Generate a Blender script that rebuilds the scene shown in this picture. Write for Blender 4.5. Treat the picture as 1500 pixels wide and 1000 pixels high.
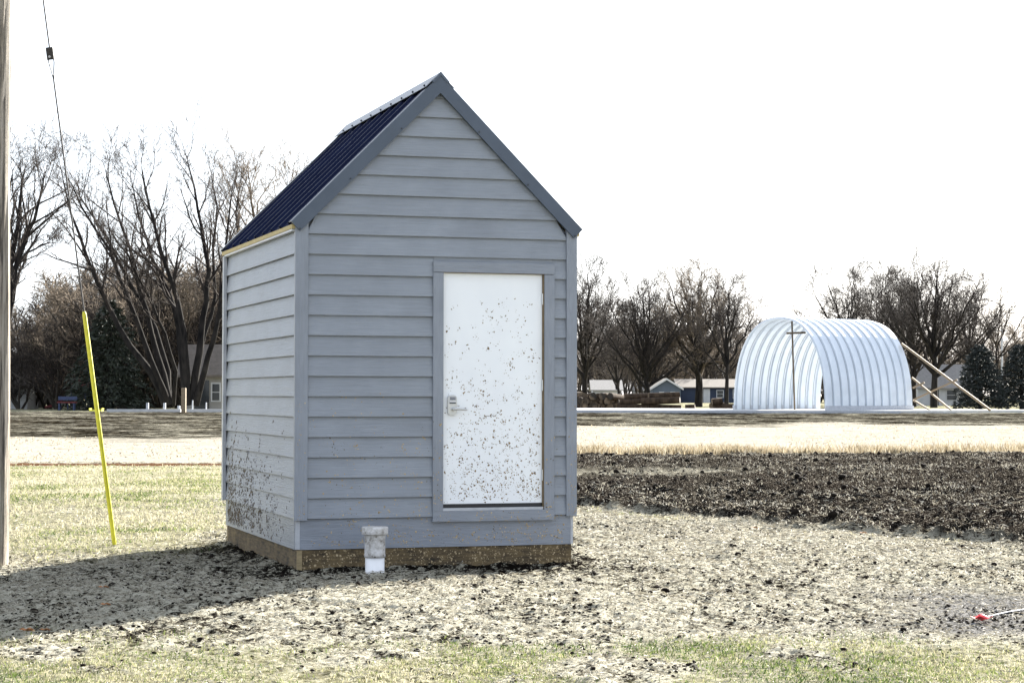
import bpy, math, random
import numpy as np
from mathutils import Vector, Matrix

for o in list(bpy.data.objects): bpy.data.objects.remove(o)
S = bpy.context.scene
COL = S.collection
PI = math.pi
# ---------------------------------------------------------------- camera
F, PITCH, ROLL, CAMZ = 2951.0, 0.0266, 0.0018, 1.564
cam_d = bpy.data.cameras.new('camera'); cam = bpy.data.objects.new('camera', cam_d); COL.objects.link(cam)
cam_d.sensor_width = 36.0; cam_d.lens = F/1500*36; cam_d.clip_start = 0.5; cam_d.clip_end = 9000
cam.matrix_world = Matrix.Translation((0, 0, CAMZ)) @ Matrix.Rotation(PI/2+PITCH, 4, 'X') @ Matrix.Rotation(ROLL, 4, 'Z')
S.camera = cam
# ---------------------------------------------------------------- sky, sun, exposure
SUN_AZ, SUN_EL = math.radians(34), math.radians(23)      # azimuth measured from +Y towards +X
world = bpy.data.worlds.new('World'); S.world = world; world.use_nodes = True
wn, wl = world.node_tree.nodes, world.node_tree.links
wn.clear()
sky = wn.new('ShaderNodeTexSky'); sky.sky_type = 'NISHITA'; sky.sun_disc = False
sky.sun_elevation = SUN_EL; sky.sun_rotation = SUN_AZ
sky.altitude = 300; sky.air_density = 1.0; sky.dust_density = 2.0; sky.ozone_density = 1.0
hs = wn.new('ShaderNodeHueSaturation'); hs.inputs['Saturation'].default_value = 0.5
bg = wn.new('ShaderNodeBackground'); bg.inputs['Strength'].default_value = 0.088
wo = wn.new('ShaderNodeOutputWorld')
veil = wn.new('ShaderNodeMix'); veil.data_type = 'RGBA'; veil.inputs[0].default_value = 0.8      # thin even high cloud over the whole sky
veil.inputs[7].default_value = (2.06, 2.26, 2.58, 1)
wl.new(sky.outputs[0], hs.inputs['Color']); wl.new(hs.outputs[0], veil.inputs[6]); wl.new(veil.outputs[2], bg.inputs[0]); wl.new(bg.outputs[0], wo.inputs[0])
sun_d = bpy.data.lights.new('sun', 'SUN'); sun_d.energy = 5.0; sun_d.angle = math.radians(0.5); sun_d.color = (1, .95, .86)
sun = bpy.data.objects.new('sun', sun_d); COL.objects.link(sun)
sdir = Vector((math.sin(SUN_AZ)*math.cos(SUN_EL), math.cos(SUN_AZ)*math.cos(SUN_EL), math.sin(SUN_EL)))
sun.rotation_euler = sdir.to_track_quat('Z', 'Y').to_euler(); sun.location = (20, 30, 30)
S.view_settings.view_transform = 'Standard'; S.view_settings.look = 'None'
S.view_settings.exposure = 2.65; S.view_settings.gamma = 1.0; S.view_settings.use_curve_mapping = False
S.render.engine = 'CYCLES'; S.render.resolution_x = 1024; S.render.resolution_y = 682

# ================================================================ helpers
rng = np.random.default_rng(7)
R = random.Random(11)
TBL = rng.random((256, 256))
def vn(x, y, s=0):
    x = np.asarray(x, float) + s*17.31; y = np.asarray(y, float) + s*7.77
    xi = np.floor(x).astype(int); yi = np.floor(y).astype(int)
    fx = x-xi; fy = y-yi; fx = fx*fx*(3-2*fx); fy = fy*fy*(3-2*fy)
    a = TBL[xi & 255, yi & 255]; b = TBL[(xi+1) & 255, yi & 255]
    c = TBL[xi & 255, (yi+1) & 255]; d = TBL[(xi+1) & 255, (yi+1) & 255]
    return (a*(1-fx)+b*fx)*(1-fy)+(c*(1-fx)+d*fx)*fy
def fbm(x, y, s=0, o=4):
    r = 0; a = .5; t = 0
    for i in range(o):
        r = r+a*vn(x*2**i, y*2**i, s+i*3); t += a; a *= .5
    return r/t
def sm(a, b, x):
    t = np.clip((np.asarray(x, float)-a)/(b-a), 0, 1); return t*t*(3-2*t)

def px_dir(px, py):
    x = px-750; y = 500-py
    c, s = math.cos(-ROLL), math.sin(-ROLL)
    x, y = x*c+y*s, -x*s+y*c
    cp, sp = math.cos(PITCH), math.sin(PITCH)
    return Vector((x/F, cp-y/F*sp, sp+y/F*cp))
def at(px, py, Y):
    d = px_dir(px, py); t = Y/d.y
    return Vector((d.x*t, Y, CAMZ+d.z*t))

def tag(o, label=None, cat=None, group=None, kind=None):
    if label: o['label'] = label
    if cat: o['category'] = cat
    if group: o['group'] = group
    if kind: o['kind'] = kind
    return o
def empty(name, loc, rz=0, **kw):
    o = bpy.data.objects.new(name, None); COL.objects.link(o); o.location = loc; o.rotation_euler = (0, 0, rz)
    o.empty_display_size = .1
    return tag(o, **kw)
def link_mesh(name, me, mat=None, parent=None, loc=None):
    o = bpy.data.objects.new(name, me); COL.objects.link(o)
    if mat and not me.materials: me.materials.append(mat)
    if parent: o.parent = parent
    if loc is not None: o.location = loc
    return o
def copy_tree(o, parent=None):
    c = o.copy(); COL.objects.link(c); c.parent = parent
    for ch in list(o.children): copy_tree(ch, c)
    return c
def arrays_mesh(name, V, T, smooth=False):
    V = np.asarray(V, np.float32); T = np.asarray(T, np.int32); k = T.shape[1]
    me = bpy.data.meshes.new(name); me.vertices.add(len(V)); me.vertices.foreach_set('co', V.ravel())
    me.loops.add(T.size); me.loops.foreach_set('vertex_index', T.ravel())
    me.polygons.add(len(T)); me.polygons.foreach_set('loop_start', np.arange(0, T.size, k, dtype=np.int32))
    try: me.polygons.foreach_set('loop_total', np.full(len(T), k, np.int32))
    except Exception: pass
    if smooth: me.polygons.foreach_set('use_smooth', np.ones(len(T), bool))
    me.update(calc_edges=True); me.validate()
    return me
class MB:
    def __init__(s): s.v = []; s.f = []; s.sm = []
    def add(s, V, Fc, smooth=False):
        n = len(s.v); s.v += [tuple(p) for p in V]
        for f in Fc: s.f.append([i+n for i in f]); s.sm.append(smooth)
        return s
    def box(s, x0, x1, y0, y1, z0, z1):
        return s.add([(x0,y0,z0),(x1,y0,z0),(x1,y1,z0),(x0,y1,z0),(x0,y0,z1),(x1,y0,z1),(x1,y1,z1),(x0,y1,z1)],
            [(3,2,1,0),(4,5,6,7),(0,1,5,4),(1,2,6,5),(2,3,7,6),(3,0,4,7)])
    def loft(s, loops, smooth=False, caps=True):
        n = len(loops[0]); V = [p for l in loops for p in l]; Fc = []
        for k in range(len(loops)-1):
            for i in range(n):
                j = (i+1) % n; Fc.append((k*n+i, k*n+j, (k+1)*n+j, (k+1)*n+i))
        s.add(V, Fc, smooth)
        if caps: s.add(loops[0], [tuple(range(n-1,-1,-1))]); s.add(loops[-1], [tuple(range(n))])
        return s
    def prism(s, poly, a, b, axis='y'):
        mk = {'y': lambda p, t: (p[0], t, p[1]), 'x': lambda p, t: (t, p[0], p[1]), 'z': lambda p, t: (p[0], p[1], t)}[axis]
        return s.loft([[mk(p, a) for p in poly], [mk(p, b) for p in poly]])
    def tube(s, pts, rad, n=8, smooth=True, caps=True):
        pts = [Vector(p) for p in pts]; loops = []
        if not hasattr(rad, '__len__'): rad = [rad]*len(pts)
        for i, p in enumerate(pts):
            t = (pts[min(i+1, len(pts)-1)]-pts[max(i-1, 0)]).normalized()
            u = t.cross(Vector((.13, .97, .2))).normalized(); w = t.cross(u)
            loops.append([p+(u*math.cos(2*PI*k/n)+w*math.sin(2*PI*k/n))*rad[i] for k in range(n)])
        return s.loft(loops, smooth, caps)
    def lathe(s, prof, n=24, c=(0,0), smooth=True):
        return s.loft([[(c[0]+r*math.cos(2*PI*k/n), c[1]+r*math.sin(2*PI*k/n), z) for k in range(n)] for r, z in prof], smooth)
    def beam(s, p, q, w, h):
        p, q = Vector(p), Vector(q); t = (q-p).normalized(); u = t.cross(Vector((0,0,1)))
        if u.length < 1e-3: u = Vector((1,0,0))
        u.normalize(); v = u.cross(t)
        lp = lambda c: [c+u*a*w/2+v*b*h/2 for a, b in ((-1,-1),(1,-1),(1,1),(-1,1))]
        return s.loft([lp(p), lp(q)])
    def mesh(s, name):
        me = bpy.data.meshes.new(name); me.from_pydata(s.v, [], s.f); me.update()
        me.polygons.foreach_set('use_smooth', s.sm)
        import bmesh
        b = bmesh.new(); b.from_mesh(me); bmesh.ops.recalc_face_normals(b, faces=b.faces); b.to_mesh(me); b.free()
        return me
    def build(s, name, mat, parent=None, loc=None, **kw):
        o = link_mesh(name, s.mesh(name), mat, parent, loc); return tag(o, **kw)

# ---------------------------------------------------------------- materials
def mat(name, color, rough=.7, metal=0.0, spec=.5):
    m = bpy.data.materials.new(name); m.use_nodes = True
    b = m.node_tree.nodes['Principled BSDF']
    b.inputs['Base Color'].default_value = (*color, 1); b.inputs['Roughness'].default_value = rough
    b.inputs['Metallic'].default_value = metal; b.inputs['Specular IOR Level'].default_value = spec
    return m
def N(m, t, **kw):
    n = m.node_tree.nodes.new(t)
    for k, v in kw.items(): setattr(n, k, v)
    return n
def L(m, a, b): m.node_tree.links.new(a, b)
def coords(m, scale=(1,1,1), rand=0.0, kind='Object'):
    tc = N(m, 'ShaderNodeTexCoord'); mp = N(m, 'ShaderNodeMapping'); mp.inputs['Scale'].default_value = scale
    L(m, tc.outputs[kind], mp.inputs['Vector'])
    if rand:
        oi = N(m, 'ShaderNodeObjectInfo'); mul = N(m, 'ShaderNodeMath', operation='MULTIPLY'); mul.inputs[1].default_value = rand
        L(m, oi.outputs['Random'], mul.inputs[0]); L(m, mul.outputs[0], mp.inputs['Location'])
    return mp.outputs[0]
def noise(m, vec, scale, detail=4, rough=.6, dist=0):
    n = N(m, 'ShaderNodeTexNoise'); n.inputs['Scale'].default_value = scale; n.inputs['Detail'].default_value = detail
    n.inputs['Roughness'].default_value = rough; n.inputs['Distortion'].default_value = dist
    if vec is not None: L(m, vec, n.inputs['Vector'])
    return n.outputs['Fac']
def ramp(m, fac, stops):
    r = N(m, 'ShaderNodeValToRGB'); e = r.color_ramp.elements
    while len(e) < len(stops): e.new(.5)
    for i, (p, c) in enumerate(stops):
        e[i].position = p; e[i].color = (*c, 1) if len(c) == 3 else c
    L(m, fac, r.inputs[0]); return r.outputs[0]
def bsdf(m): return m.node_tree.nodes['Principled BSDF']
def bump(m, h, strength, dist):
    b = N(m, 'ShaderNodeBump'); b.inputs['Strength'].default_value = strength; b.inputs['Distance'].default_value = dist
    L(m, h, b.inputs['Height']); L(m, b.outputs[0], bsdf(m).inputs['Normal']); return b
def noisy(name, c0, c1, scale, rough=.75, stretch=(1,1,1), rand=5, bmp=None, p0=.3, p1=.7, metal=0, spec=.5, detail=5):
    m = mat(name, c0, rough, metal, spec); v = coords(m, stretch, rand)
    n = noise(m, v, scale, detail); L(m, ramp(m, n, [(p0, c0), (p1, c1)]), bsdf(m).inputs['Base Color'])
    if bmp: bump(m, n, bmp[0], bmp[1])
    return m

def siding_mat(name, c, stretch):
    m = mat(name, c, .40, spec=.5)
    v = coords(m, stretch, 13.0)
    g = noise(m, v, 1.0, 5, .65, .8)
    v2 = coords(m, (1,1,1), 9.0); n2 = noise(m, v2, 2.2, 3)
    c0 = tuple(x*.80 for x in c); c1 = tuple(min(1, x*1.14) for x in c)
    mx = N(m, 'ShaderNodeMath', operation='ADD'); L(m, g, mx.inputs[0]); L(m, n2, mx.inputs[1])
    mx2 = N(m, 'ShaderNodeMath', operation='MULTIPLY'); mx2.inputs[1].default_value = .5; L(m, mx.outputs[0], mx2.inputs[0])
    L(m, ramp(m, mx2.outputs[0], [(.3, c0), (.7, c1)]), bsdf(m).inputs['Base Color'])
    bump(m, g, .6, .008)
    return m
SIDE = (.218, .243, .286)
M = {}
M['siding_x'] = siding_mat('siding_front', SIDE, (3.2, 3.2, 75))
M['siding_y'] = siding_mat('siding_side', SIDE, (3.2, 3.2, 75))
M['trim'] = siding_mat('trim_paint', (.212, .237, .284), (40, 40, 4))
M['trim_h'] = siding_mat('trim_paint_level', (.212, .237, .284), (4, 40, 40))
M['frieze'] = noisy('frieze_paint', (.5,.52,.56), (.6,.62,.66), 6, .5)
M['raw_wood'] = noisy('raw_wood', (.36,.29,.13), (.48,.39,.19), 9, .7, (1,1,6))
M['rake'] = noisy('rake_metal', (.062,.080,.112), (.075,.096,.134), 3, .42, spec=.35)
M['roof'] = noisy('roof_metal', (.0045,.0075,.027), (.007,.012,.040), 2, .55, spec=.05)
M['cap'] = noisy('ridge_cap_metal', (.06,.07,.09), (.09,.105,.13), 4, .35)
M['door'] = noisy('door_paint', (.74,.77,.82), (.80,.83,.87), 1.5, .42)
M['white_trim'] = noisy('white_strip', (.32,.34,.38), (.45,.47,.51), 8, .5)
M['black'] = mat('black_rubber', (.012,.012,.014), .6)
M['bronze'] = noisy('bronze_frame', (.10,.07,.03), (.17,.12,.06), 12, .5)
M['steel'] = noisy('satin_nickel', (.46,.47,.48), (.56,.57,.58), 10, .32, metal=.9)
M['keypad'] = mat('keypad_plate', (.55,.56,.58), .35)
M['screw'] = mat('screw_head', (.02,.025,.035), .5)
m = M['foundation'] = mat('foundation_timber', (.15,.11,.06), .85)
v = coords(m, (1,1,1)); n = noise(m, v, 5, 6, .7); n2 = noise(m, coords(m, (2,2,14)), 3, 4)
mm = N(m, 'ShaderNodeMath', operation='ADD'); L(m, n, mm.inputs[0]); L(m, n2, mm.inputs[1])
hf = N(m, 'ShaderNodeMath', operation='MULTIPLY'); hf.inputs[1].default_value = .5; L(m, mm.outputs[0], hf.inputs[0])
L(m, ramp(m, hf.outputs[0], [(.36, (.022,.016,.010)), (.5, (.095,.068,.034)), (.66, (.19,.138,.066))]), bsdf(m).inputs['Base Color'])
bump(m, hf.outputs[0], .6, .01)
M['timber_end'] = noisy('timber_end', (.20,.155,.085), (.31,.245,.14), 14, .85, (1,1,5))
M['mud_dark'] = noisy('mud_dark', (.05,.039,.028), (.15,.115,.075), 40, .9)
M['mud_door'] = noisy('mud_door', (.05,.034,.018), (.30,.205,.10), 30, .9)
M['mud_tan'] = noisy('mud_tan', (.20,.145,.075), (.52,.42,.27), 24, .9)
M['pvc_clean'] = noisy('pvc_white', (.72,.73,.76), (.8,.81,.84), 7, .4)
m = M['pvc_dirty'] = mat('pvc_dirty', (.5,.5,.5), .55)
v = coords(m, (1,1,1)); n = noise(m, v, 16, 6, .75)
L(m, ramp(m, n, [(.36, (.10,.085,.07)), (.47, (.38,.37,.36)), (.66, (.60,.60,.62))]), bsdf(m).inputs['Base Color'])
m = M['pole'] = mat('weathered_pole', (.3,.27,.23), .9)
v = coords(m, (9,9,.35)); n = noise(m, v, 3.0, 6, .75)
L(m, ramp(m, n, [(.38, (.05,.042,.035)), (.5, (.26,.225,.18)), (.68, (.50,.45,.38))]), bsdf(m).inputs['Base Color'])
bump(m, n, 1.0, .02)
M['yellow'] = noisy('yellow_plastic', (.50,.48,.03), (.72,.70,.06), 7, .45)
M['wire'] = mat('guy_strand', (.06,.06,.065), .5, .6)
M['galv'] = noisy('galvanised', (.3,.31,.32), (.45,.46,.47), 12, .45, metal=.7)
M['soil'] = noisy('soil_clods', (.006,.005,.004), (.020,.016,.013), 9, .95, (1,1,1), rand=7, spec=.05)
M['red'] = noisy('red_plastic', (.55,.02,.03), (.65,.04,.05), 20, .5)
M['leaf'] = noisy('dead_leaf', (.22,.09,.03), (.35,.16,.06), 20, .8)
M['lumber'] = noisy('lumber', (.17,.125,.08), (.28,.215,.14), 5, .75, (1,1,4))
M['prop_wood'] = noisy('prop_wood', (.07,.05,.03), (.13,.095,.06), 5, .8)
M['concrete'] = noisy('concrete', (.40,.41,.42), (.52,.53,.54), 3, .8)
m = M['arch'] = mat('arch_steel', (.4,.45,.5), .42, .35)
v = coords(m, (1,1,1), 4); n = noise(m, v, 1.2, 4)
L(m, ramp(m, n, [(.3, (.53,.58,.645)), (.7, (.62,.67,.73))]), bsdf(m).inputs['Base Color'])
M['seam'] = noisy('seam_sealant', (.20,.22,.24), (.32,.34,.37), 3, .8)
def bark(name, a, b): return noisy(name, a, b, 2.2, .95, (1.5,1.5,.4), rand=20, spec=.06)
M['bark_dark'] = bark('bark_dark', (.007,.007,.008), (.040,.036,.033))
M['bark_grey'] = bark('bark_grey', (.022,.02,.019), (.085,.074,.062))
M['twig_dark'] = bark('twig_dark', (.022,.019,.019), (.065,.056,.05))
M['twig_tan'] = bark('twig_tan', (.08,.066,.054), (.22,.18,.14))
M['needles'] = noisy('needles', (.006,.010,.006), (.024,.034,.017), 3, .7, rand=9)
M['needles_blue'] = noisy('needles_blue', (.005,.009,.009), (.016,.023,.020), 3, .7, rand=9)
M['house_white'] = noisy('house_white', (.42,.43,.44), (.50,.50,.50), 2, .7)
M['house_tan'] = noisy('house_tan', (.22,.21,.19), (.29,.275,.245), 2, .7)
M['house_blue'] = noisy('house_blue', (.010,.020,.046), (.014,.027,.06), 2, .7)
M['house_slate'] = noisy('house_slate', (.06,.08,.11), (.075,.098,.13), 2, .7)
M['shingle'] = noisy('shingle', (.09,.077,.066), (.14,.12,.105), 4, .85)
M['shingle_pale'] = noisy('shingle_pale', (.17,.165,.16), (.24,.23,.225), 4, .8)
M['shingle_dark'] = noisy('shingle_dark', (.05,.05,.055), (.08,.08,.085), 4, .8)
M['pane'] = mat('window_glass', (.02,.025,.03), .1)
M['log_bark'] = bark('log_bark', (.012,.009,.008), (.07,.05,.036))
M['log_end'] = noisy('log_end', (.018,.013,.009), (.14,.10,.065), 1.1, .8, rand=40, p0=.42, p1=.6)
M['play_blue'] = noisy('play_blue', (.02,.035,.09), (.03,.05,.13), 5, .5)
M['play_red'] = noisy('play_red', (.09,.010,.014), (.15,.016,.022), 6, .6)

# ================================================================ terrain
SHX, SHY, YAW = -1.897, 17.565, .3086
SW, SD = 2.598, 3.617
cy_, sy_ = math.cos(YAW), math.sin(YAW)
def to_shed(x, y):
    dx, dy = x-SHX, y-SHY
    return dx*cy_+dy*sy_, -dx*sy_+dy*cy_
def base_z(x, y):
    x = np.asarray(x, float); y = np.asarray(y, float)
    z = .45*sm(55, 126, y)*1.0
    z = z + .05*(fbm(x*.12, y*.12, 5, 3)-.5)*sm(8, 20, abs(x+1)+abs(y-18)*.6)
    # backfill heaped in front of the shed, a dip west of it
    z = z + .075*np.exp(-(((x+1.2)/1.9)**2+((y-15.3)/1.5)**2))
    z = z - .15*np.exp(-(((x+5.2)/1.4)**2+((y-18.0)/1.7)**2))
    return z
def zones(x, y):
    """weights: ploughed soil, lawn, far straw, bare dirt, gravel; the rest is straw mulch over soil"""
    x = np.asarray(x, float); y = np.asarray(y, float)
    w1 = (fbm(x*.5, y*.5, 21, 4)-.5); w2 = (fbm(x*1.7, y*1.7, 31, 3)-.5)
    near = 29.1-1.57*np.minimum(x, 9)+w1*2.6+w2*.8
    plough = sm(0, .7, y-near)*sm(0, 2.0, 50.8+.35*x*.6-y+w1*3)*sm(-2.2, -.6, x+w1)
    strip = np.exp(-((y-37.5-.5*x+w1*2)/1.6)**2)*sm(6.5, 2.5, x)*(.55+w2)
    plough = np.clip(plough-np.clip(strip, 0, 1)*.75, 0, 1)
    lawnL = sm(-2.6, -3.6, x+.12*(y-21)+w1*1.2)*sm(19.2, 21.2, y+w1*2.5)*sm(45.0, 43.4, y+w1)
    lawnL = np.maximum(lawnL, sm(-4.6, -5.4, x+w1)*sm(17.3, 18.0, y+w1)*sm(45, 43.4, y+w1)*.8)
    lawnB = sm(13.3, 11.3, y+w1*2.6+w2*.9+.35*sm(2.0, 3.5, x)-.35*np.exp(-((x-1.2)/1.2)**2)*1.6)*sm(.40, .56, fbm(x*1.5+3, y*1.2, 33, 4)+.06*sm(12, 10.8, y))
    edge = np.exp(-((y-near+.75)/.5)**2)*sm(.5, 2.0, x)*sm(0, .25, w1+.12)
    farlawn = sm(128, 131, y)
    lawn = np.clip(np.maximum.reduce([lawnL, lawnB, edge*.9, farlawn]), 0, 1)
    left = sm(-2.5, -4.5, x)
    fy0 = 51.0*(1-left)+46.3*left; fy1 = 93*(1-left)+68*left
    w0 = (fbm(x*.11, y*.07, 23, 3)-.5)*26+w1*10
    straw = sm(fy0, fy0+1.5, y+w1*2)*sm(fy1+4.5, fy1-4.5, y+w0)
    dirt = np.maximum(sm(fy1-4.5, fy1+4.5, y+w0)*sm(129, 127, y)*np.clip(.84+w2*.9+w1*.9, 0, 1),
                      np.exp(-((y-44.9-.09*(x+8)+w1*.8)/.62)**2)*left)
    brown = np.exp(-((y-44.9-.09*(x+8)+w1*.8)/.62)**2)*left
    gravel = sm(1.9, 3.0, x+w1*1.5)*sm(12.7, 13.3, y+w1)*sm(16.6, 14.9, y+w1*2.2)
    return plough, lawn, straw, np.clip(dirt, 0, 1), np.clip(brown, 0, 1), np.clip(gravel, 0, 1)
def cover(x, y):
    """how thickly straw lies over the soil"""
    n = fbm(x*11, y*6.5, 51, 3); b = fbm(x*1.6, y*1.1, 57, 4)
    u, w = to_shed(x, y); d = np.maximum(np.maximum(-u, u-SW), np.maximum(-w, w-SD))
    bare_shade = np.exp(-(np.maximum(d, 0)/.6)**2)*.28      # bare soil against the footing, spread wider to paint the shed's shade darker
    return np.clip(.55+(n-.5)*.75+(b-.5)*.35-bare_shade, 0, 1)
def relief(x, y, zn):
    plough, lawn, straw, dirt, brown, gravel = zn
    d = .040*(fbm(x*6, y*6, 41, 4)-.5)+.034*(fbm(x*15, y*12, 47, 2)-.5)+.03*(fbm(x*1.6, y*1.6, 43, 3)-.5)
    d2 = .030*cover(x, y)
    n3 = fbm(x*2.6, y*2.2, 61, 4); ridged = 1-abs(2*n3-1)
    pl = .22*(ridged-.55)+.12*(fbm(x*5.5, y*5.5, 63, 3)-.5)+.05
    calm = np.clip(1-lawn*.6-straw*.4-gravel*.5, .2, 1)*(1-plough)
    return (d+d2)*calm + pl*plough + .04*(fbm(x*1.5,y*1.5,71,3)-.5)*dirt
def ground_z(x, y, zn=None):
    if zn is None: zn = zones(x, y)
    g = base_z(x, y)+relief(x, y, zn)
    u, w = to_shed(np.asarray(x, float), np.asarray(y, float))
    d = np.maximum(np.maximum(-u, u-SW), np.maximum(-w, w-SD))
    return g+.035*np.exp(-(np.maximum(d, 0)/.12)**2)*(1-.0)
def gz(x, y): return float(ground_z(np.array([x]), np.array([y]))[0])
def gp(px, py):
    d = px_dir(px, py); t = (CAMZ-.0)/-d.z
    for _ in range(25):
        x, y = d.x*t, d.y*t
        t += .8*((CAMZ-float(base_z(x, y)))/-d.z-t)
    return Vector((d.x*t, d.y*t, gz(d.x*t, d.y*t)))

ys = [-400, -80, -15, 2, 6, 8.2]
y = 9.4
while y < 128: ys.append(y); y *= 1.0018 if y < 19.5 else (1.003 if y < 32 else 1.0045)
ys += [129, 131, 135, 140, 150, 170, 200, 250, 330, 500, 900, 2000, 6000]
ys = np.array(ys)
cs = np.concatenate([[-900,-150,-30,-8,-3,-1.6,-1.2], np.linspace(-1, 1, 540), [1.2,1.6,3,8,30,150,900]])
wd = .30*np.maximum(ys, 8)+1.2
YY = np.repeat(ys[:, None], len(cs), 1); XX = wd[:, None]*cs[None, :]
XX = np.clip(XX, -9000, 9000)
zn = zones(XX.ravel(), YY.ravel())
ZZ = ground_z(XX.ravel(), YY.ravel(), zn)
fade = ((abs(np.tile(cs, len(ys))) <= 1.01) & (YY.ravel() > 9.2))
ZZ = np.where(fade, ZZ, base_z(XX.ravel(), YY.ravel())-.0)
ny, nx = XX.shape
idx = np.arange(ny*nx).reshape(ny, nx)
Q = np.stack([idx[:-1,:-1], idx[:-1,1:], idx[1:,1:], idx[1:,:-1]], -1).reshape(-1, 4)
gme = arrays_mesh('ground', np.stack([XX.ravel(), YY.ravel(), ZZ], 1), Q, smooth=True)
ca = gme.color_attributes.new('zone_a', 'FLOAT_COLOR', 'POINT')
ca.data.foreach_set('color', np.stack([zn[0], zn[1], zn[2], np.ones(len(ZZ))], 1).astype(np.float32).ravel())
cb = gme.color_attributes.new('zone_b', 'FLOAT_COLOR', 'POINT')
cb.data.foreach_set('color', np.stack([zn[3], zn[4], zn[5], np.ones(len(ZZ))], 1).astype(np.float32).ravel())
cvv = cover(XX.ravel(), YY.ravel())
at_ = gme.attributes.new('cover', 'FLOAT', 'POINT'); at_.data.foreach_set('value', cvv.astype(np.float32))
m = M['ground'] = mat('ground', (.2,.2,.2), .95, spec=.0)
P3 = coords(m, (1,1,1))
def mixc(m, fac, a, b):
    x = N(m, 'ShaderNodeMix', data_type='RGBA')
    if isinstance(fac, float): x.inputs[0].default_value = fac
    else: L(m, fac, x.inputs[0])
    L(m, a, x.inputs[6]); L(m, b, x.inputs[7]); return x.outputs[2]
za = N(m, 'ShaderNodeVertexColor', layer_name='zone_a'); zb = N(m, 'ShaderNodeVertexColor', layer_name='zone_b')
sa = N(m, 'ShaderNodeSeparateColor'); sb = N(m, 'ShaderNodeSeparateColor'); L(m, za.outputs[0], sa.inputs[0]); L(m, zb.outputs[0], sb.inputs[0])
nA = noise(m, P3, 11, 6, .72); nB = noise(m, P3, 48, 4, .7); nC = noise(m, coords(m, (1,.45,1)), 1.3, 8, .78); nD = noise(m, P3, 3.2, 6, .7)
cv = N(m, 'ShaderNodeAttribute', attribute_name='cover')
def mul1(a, k):
    x = N(m, 'ShaderNodeMath', operation='MULTIPLY'); L(m, a, x.inputs[0]); x.inputs[1].default_value = k; return x.outputs[0]
def mad(a, k, b):
    x = N(m, 'ShaderNodeMath', operation='MULTIPLY_ADD'); L(m, a, x.inputs[0]); x.inputs[1].default_value = k; L(m, b, x.inputs[2]); return x.outputs[0]
nE = noise(m, coords(m, (1,.55,1)), 23, 6, .80)
cf = mad(nE, 2.75, cv.outputs['Fac'])                       # cover 0..1 plus fine grain centred on .45
mulch = ramp(m, mul1(cf, .35), [(.575, (.007,.006,.005)), (.615, (.045,.04,.031)), (.655, (.25,.238,.19)), (.74, (.36,.345,.285))])
plo = ramp(m, nB, [(.44, (.004,.0035,.003)), (.54, (.013,.011,.009)), (.60, (.06,.053,.044)), (.66, (.30,.275,.235))])
law = ramp(m, nA, [(.36, (.02,.02,.010)), (.46, (.15,.145,.08)), (.62, (.28,.265,.185))])
stw = ramp(m, nC, [(.32, (.12,.10,.075)), (.42, (.25,.233,.198)), (.7, (.30,.284,.25))])
drt = ramp(m, nC, [(.42, (.005,.004,.003)), (.54, (.012,.010,.007)), (.62, (.035,.030,.021)), (.70, (.17,.15,.115))])
brn = ramp(m, nD, [(.3, (.05,.022,.011)), (.7, (.12,.062,.034))])
grv = ramp(m, nB, [(.40, (.012,.012,.013)), (.5, (.10,.098,.095)), (.62, (.26,.255,.25))])
c = mixc(m, sb.outputs[2], mulch, grv)
c = mixc(m, sa.outputs[2], c, stw); c = mixc(m, mul1(sa.outputs[1], .7), c, law); c = mixc(m, sa.outputs[0], c, plo)
c = mixc(m, sb.outputs[0], c, drt); c = mixc(m, sb.outputs[1], c, brn)
L(m, c, bsdf(m).inputs['Base Color'])
hb = N(m, 'ShaderNodeMath', operation='ADD'); L(m, nA, hb.inputs[0]); L(m, nB, hb.inputs[1])
bump(m, hb.outputs[0], .8, .03)
tag(link_mesh('ground', gme, m), kind='structure')

# ---------------------------------------------------------------- scattered straw, grass and stubble
def multi_mat(name, cols, rough=.8, trans=0.0):
    """blade colour picked per blade from a point attribute"""
    m = mat(name, cols[0], rough, spec=.3)
    a = N(m, 'ShaderNodeAttribute', attribute_name='tone')
    col = ramp(m, a.outputs['Fac'], [(i/(len(cols)-1), c) for i, c in enumerate(cols)]); L(m, col, bsdf(m).inputs['Base Color'])
    if trans:
        t = N(m, 'ShaderNodeBsdfTranslucent'); L(m, col, t.inputs['Color']); mx = N(m, 'ShaderNodeMixShader'); mx.inputs[0].default_value = trans
        L(m, bsdf(m).outputs[0], mx.inputs[1]); L(m, t.outputs[0], mx.inputs[2]); L(m, mx.outputs[0], m.node_tree.nodes['Material Output'].inputs['Surface'])
    return m
def set_tone(me, t):
    a = me.attributes.new('tone', 'FLOAT', 'POINT'); a.data.foreach_set('value', np.asarray(t, np.float32))
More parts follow.
